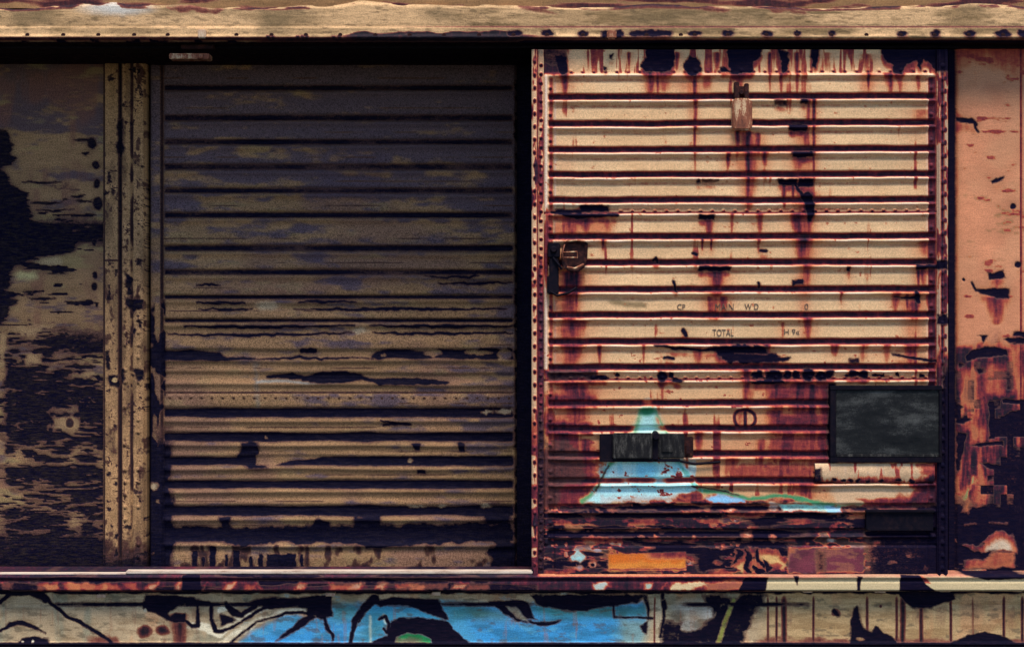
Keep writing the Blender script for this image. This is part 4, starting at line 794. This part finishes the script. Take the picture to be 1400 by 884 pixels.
# white swooshes and grey blobs
def white(pts, w_, c=(240, 232, 208)): Q.cover(Q.stroke(pts, w_, 1.3, 1.2), c, .95)
white([(298, 884), (330, 862), (352, 848), (385, 837), (418, 833)], [10, 11, 9, 7, 6]); white([(258, 854), (280, 856), (300, 866), (320, 850), (350, 836), (366, 828)], [8, 12, 12, 8, 5, 3]); white([(300, 834), (316, 828), (322, 842)], [7, 9, 4])
white([(506, 842), (507, 880)], 3, (190, 220, 220)); white([(559, 845), (557, 866)], 4, (140, 190, 190)); white([(525, 840), (527, 850)], 3, (200, 225, 225))
Q.cover(Q.ell(948, 833, 22, 13, .6, 4), (176, 176, 168), .8); Q.cover(Q.ell(966, 838, 9, 9, .6, 3), (190, 190, 186), .85); Q.cover(Q.ell(942, 854, 14, 8, .6, 3), (168, 172, 172), .8); Q.cover(Q.box(893, 818, 906, 880, 3, 2), (196, 182, 156), .8)
# black outlines and shapes
def blk_(pts, al=1, soft=1.8, jag=1.6): Q.bare(Q.poly(pts, soft, jag, 8), al)
def ink(pts, w_, al=1): Q.bare(Q.stroke(pts, w_, 1.6, 1.2), al)
ink([(0, 862), (14, 853), (30, 851), (46, 856), (62, 865)], [3, 5, 6, 5, 2]); blk_([(20, 884), (30, 873), (46, 869), (66, 873), (67, 880), (50, 886)]); 
Q.cover(Q.ell(31, 877, 2, 2, .4, .5), (200, 200, 190)); Q.cover(Q.ell(45, 876, 2, 2.4, .4, .5), (200, 200, 190))
ink([(52, 806), (70, 824), (92, 842), (108, 849), (122, 858), (145, 872), (166, 886)], [8, 5, 4, 5, 4, 4, 4]); ink([(0, 822), (14, 812), (40, 808), (62, 820)], [5, 5, 8, 6])
blk_([(192, 826), (198, 834), (213, 836), (226, 846), (240, 850), (253, 850), (254, 838), (240, 838), (232, 842), (228, 838), (246, 826), (262, 824), (300, 826), (258, 816), (200, 812)])
Q.cover(Q.ell(199, 833, 2.5, 3, .4, 1), (196, 190, 170), .9)
ink([(252, 848), (262, 855), (270, 854), (271, 836), (270, 826)], [3, 4, 5, 4, 3]); ink([(289, 828), (289, 846), (295, 862), (305, 862), (330, 850), (350, 836), (370, 826)], [4, 4, 5, 4, 3, 4, 5]); blk_([(302, 838), (312, 842), (322, 846), (318, 850), (302, 854)])
ink([(308, 824), (318, 836), (330, 840), (350, 828)], [6, 9, 6, 5]); ink([(302, 888), (330, 866), (352, 850), (390, 838), (414, 836)], [2, 3, 2.5, 3, 4])
blk_([(340, 822), (372, 815), (400, 818), (452, 812), (455, 842), (440, 846), (428, 842), (412, 838), (420, 836), (420, 830), (398, 829), (372, 832)])
blk_([(425, 836), (405, 852), (388, 866), (376, 876), (392, 870), (412, 858), (432, 842)]); ink([(443, 842), (448, 860), (455, 866), (455, 874)], [4, 5, 4, 2])
ink([(512, 818), (498, 830), (486, 846), (482, 862), (478, 884)], [12, 10, 7, 5, 4]); ink([(490, 850), (498, 838), (506, 830)], [2, 2, 2]); 
blk_([(508, 822), (545, 815), (600, 820), (612, 845), (590, 840), (572, 832), (552, 826), (520, 828)]); ink([(518, 846), (526, 842), (532, 852), (530, 864), (524, 858)], [3, 4, 4, 3, 2])
blk_([(505, 884), (512, 874), (530, 870), (534, 852), (545, 844), (572, 843), (612, 850), (622, 862), (648, 884)])
Q.cover(Q.poly([(536, 884), (542, 870), (556, 864), (578, 866), (590, 874), (590, 884)], 1.5, 1.5), (30, 140, 84)); Q.cover(Q.ell(560, 879, 16, 6, .5, 2), (156, 156, 130), .9)
blk_([(585, 818), (602, 822), (606, 845), (596, 840)]); blk_([(668, 822), (700, 820), (712, 838), (730, 850), (768, 848), (748, 856), (728, 852), (706, 848), (690, 838)]); blk_([(700, 818), (722, 822), (728, 842), (735, 848), (715, 845), (702, 832)])
Q.cover(Q.poly([(690, 828), (706, 828), (720, 845), (724, 850), (706, 846)], 1.5, 2), (160, 150, 118), .9)
blk_([(725, 812), (885, 812), (870, 824), (830, 828), (800, 834), (770, 834), (735, 826)], .95); ink([(838, 826), (839, 843), (892, 844)], [2.5, 2.5, 2.5], .9); ink([(882, 816), (886, 832), (886, 846)], [6, 3, 2], .9); ink([(906, 812), (908, 845), (902, 870)], [5, 4, 3], .8)
ink([(908, 822), (909, 830)], 6)
blk_([(875, 856), (886, 850), (884, 866), (878, 862)]); blk_([(905, 852), (920, 846), (936, 848), (930, 862), (926, 884), (904, 884)], .85, 4, 4); blk_([(926, 862), (960, 858), (975, 840), (990, 820), (1025, 812), (1048, 812), (1028, 846), (1010, 884), (926, 884)], .9, 4, 3); blk_([(960, 812), (1000, 816), (985, 830), (976, 842), (968, 828)], .9, 3, 3)
for cu, cv, ru, rv, c in ((944, 832, 20, 11, (190, 190, 182)), (967, 838, 9, 9, (206, 206, 202)), (944, 855, 12, 7, (180, 184, 184)), (926, 842, 10, 8, (120, 116, 108))): Q.cover(Q.ell(cu, cv, ru, rv, .6, 4, 9), c, .85)
Q.cover(Q.stroke([(1003, 820), (992, 848), (980, 884)], [6, 7, 8], 1.5), (142, 146, 68), .95)
blk_([(1228, 808), (1305, 808), (1306, 818), (1290, 824), (1270, 830), (1248, 830), (1238, 822), (1230, 814)]); blk_([(1164, 846), (1168, 830), (1172, 828), (1174, 838), (1180, 858), (1192, 864), (1198, 856), (1212, 866), (1228, 878), (1162, 884)]); Q.cover(Q.ell(1176, 873, 6, 3, .4, 2), (190, 160, 110), .9)
blk_([(1300, 878), (1325, 868), (1345, 863), (1368, 868), (1392, 880), (1392, 890), (1296, 890)])
ink([(1140, 835), (1146, 840)], 6, .8); ink([(165, 860), (185, 862)], 1, .3)
for u_, v_, a_ in ((198, 862, 9), (222, 861, 8), (1143, 836, 5), (1204, 828, 2)): Q.rust(Q.ell(u_, v_, a_, a_ * .8, .7, 2), .95)
Q.rust(Q.drip(246, 838, 892, 12, .1), .85); Q.rust(Q.poly([(120, 872), (160, 866), (175, 890), (118, 890)], 5, 5), .5)
for u_, w_, k_ in ((1062, 3, .9), (1072, 7, .95), (1112, 3, .8), (1186, 4, .75), (1226, 3.5, .8), (1234, 7, .97), (1260, 5, .95), (1300, 3.5, .85), (1373, 3.5, .9), (1398, 4, .9), (1050, 3, .7), (1330, 3, .4), (1460, 4, .9), (1520, 5, .9), (895, 2.5, .6)): Q.rust((q, np.exp(-((U - u_ - (n3 - .5) * 2) / (w_ * .5)) ** 2) * sst(810, 822, V)), k_); Q.h -= .004 * np.exp(-((U - u_) / 1.6) ** 2)
Q.rust((q, sst(866, 880, V + (n2 - .5) * 10) * sst(1020, 1050, U)), .6)
Q.bare((q, sst(-3, 3, -(np.abs(V - 825.5) - 2.4)) * (1 - sst(1080, 1130, U)) * sst(.3, .5, fbm(U, V * 0, 120, 9, 158, 3))), .9)
Q.tar = np.maximum(Q.tar, sst(876.5, 878.5, V)); Q.tar = np.maximum(Q.tar, 1 - sst(808, 813, V + (n2 - .5) * 6))
Q.h += .012 * sst(876, 878, V)
fade = sst(.44, .66, fbm(U, V, 30, 8, 171, 5)); Q.rgb *= np.array([1.12, 1.05, .95]) * (1 - .36 * fade[..., None] * np.array([.8, .9, 1.0]))
Q.paint((q, sst(.6, .72, fbm(U, V, 16, 7, 172, 4))), (92, 82, 66), .6)
Q.rust((q, sst(.63, .74, fbm(U, V, 8, 60, 173, 3)) * .8), .22)
Q.tar *= .80 + .35 * sst(.3, .5, fbm(U, V, 18, 7, 174, 4))
skirt = Q.mesh('skirt_panel', M_SKIRT, car, .07, .05)
skirt['label'] = 'lower skirt painted with blue and black graffiti'
for u_, v_, w_ in ((445, 810, 13), (590, 809, 12), (1098, 805, 13), (1196, 805, 15), (1285, 804, 15), (1385, 804, 13), (455, 814, 22), (60, 813, 50), (255, 814, 44), (132, 812, 12), (605, 814, 40)):
    if w_ < 20:
        bm = bmesh.new(); slab(bm, u_, v_, u_ + w_, v_ + 4.5, .02, .08, .002); link('clip', bm, M_PALE, skirt)
bm = bmesh.new(); slab(bm, U0, 882, U1, 935, .06, 2.6, .006); link('underframe', bm, M_DARK, car)
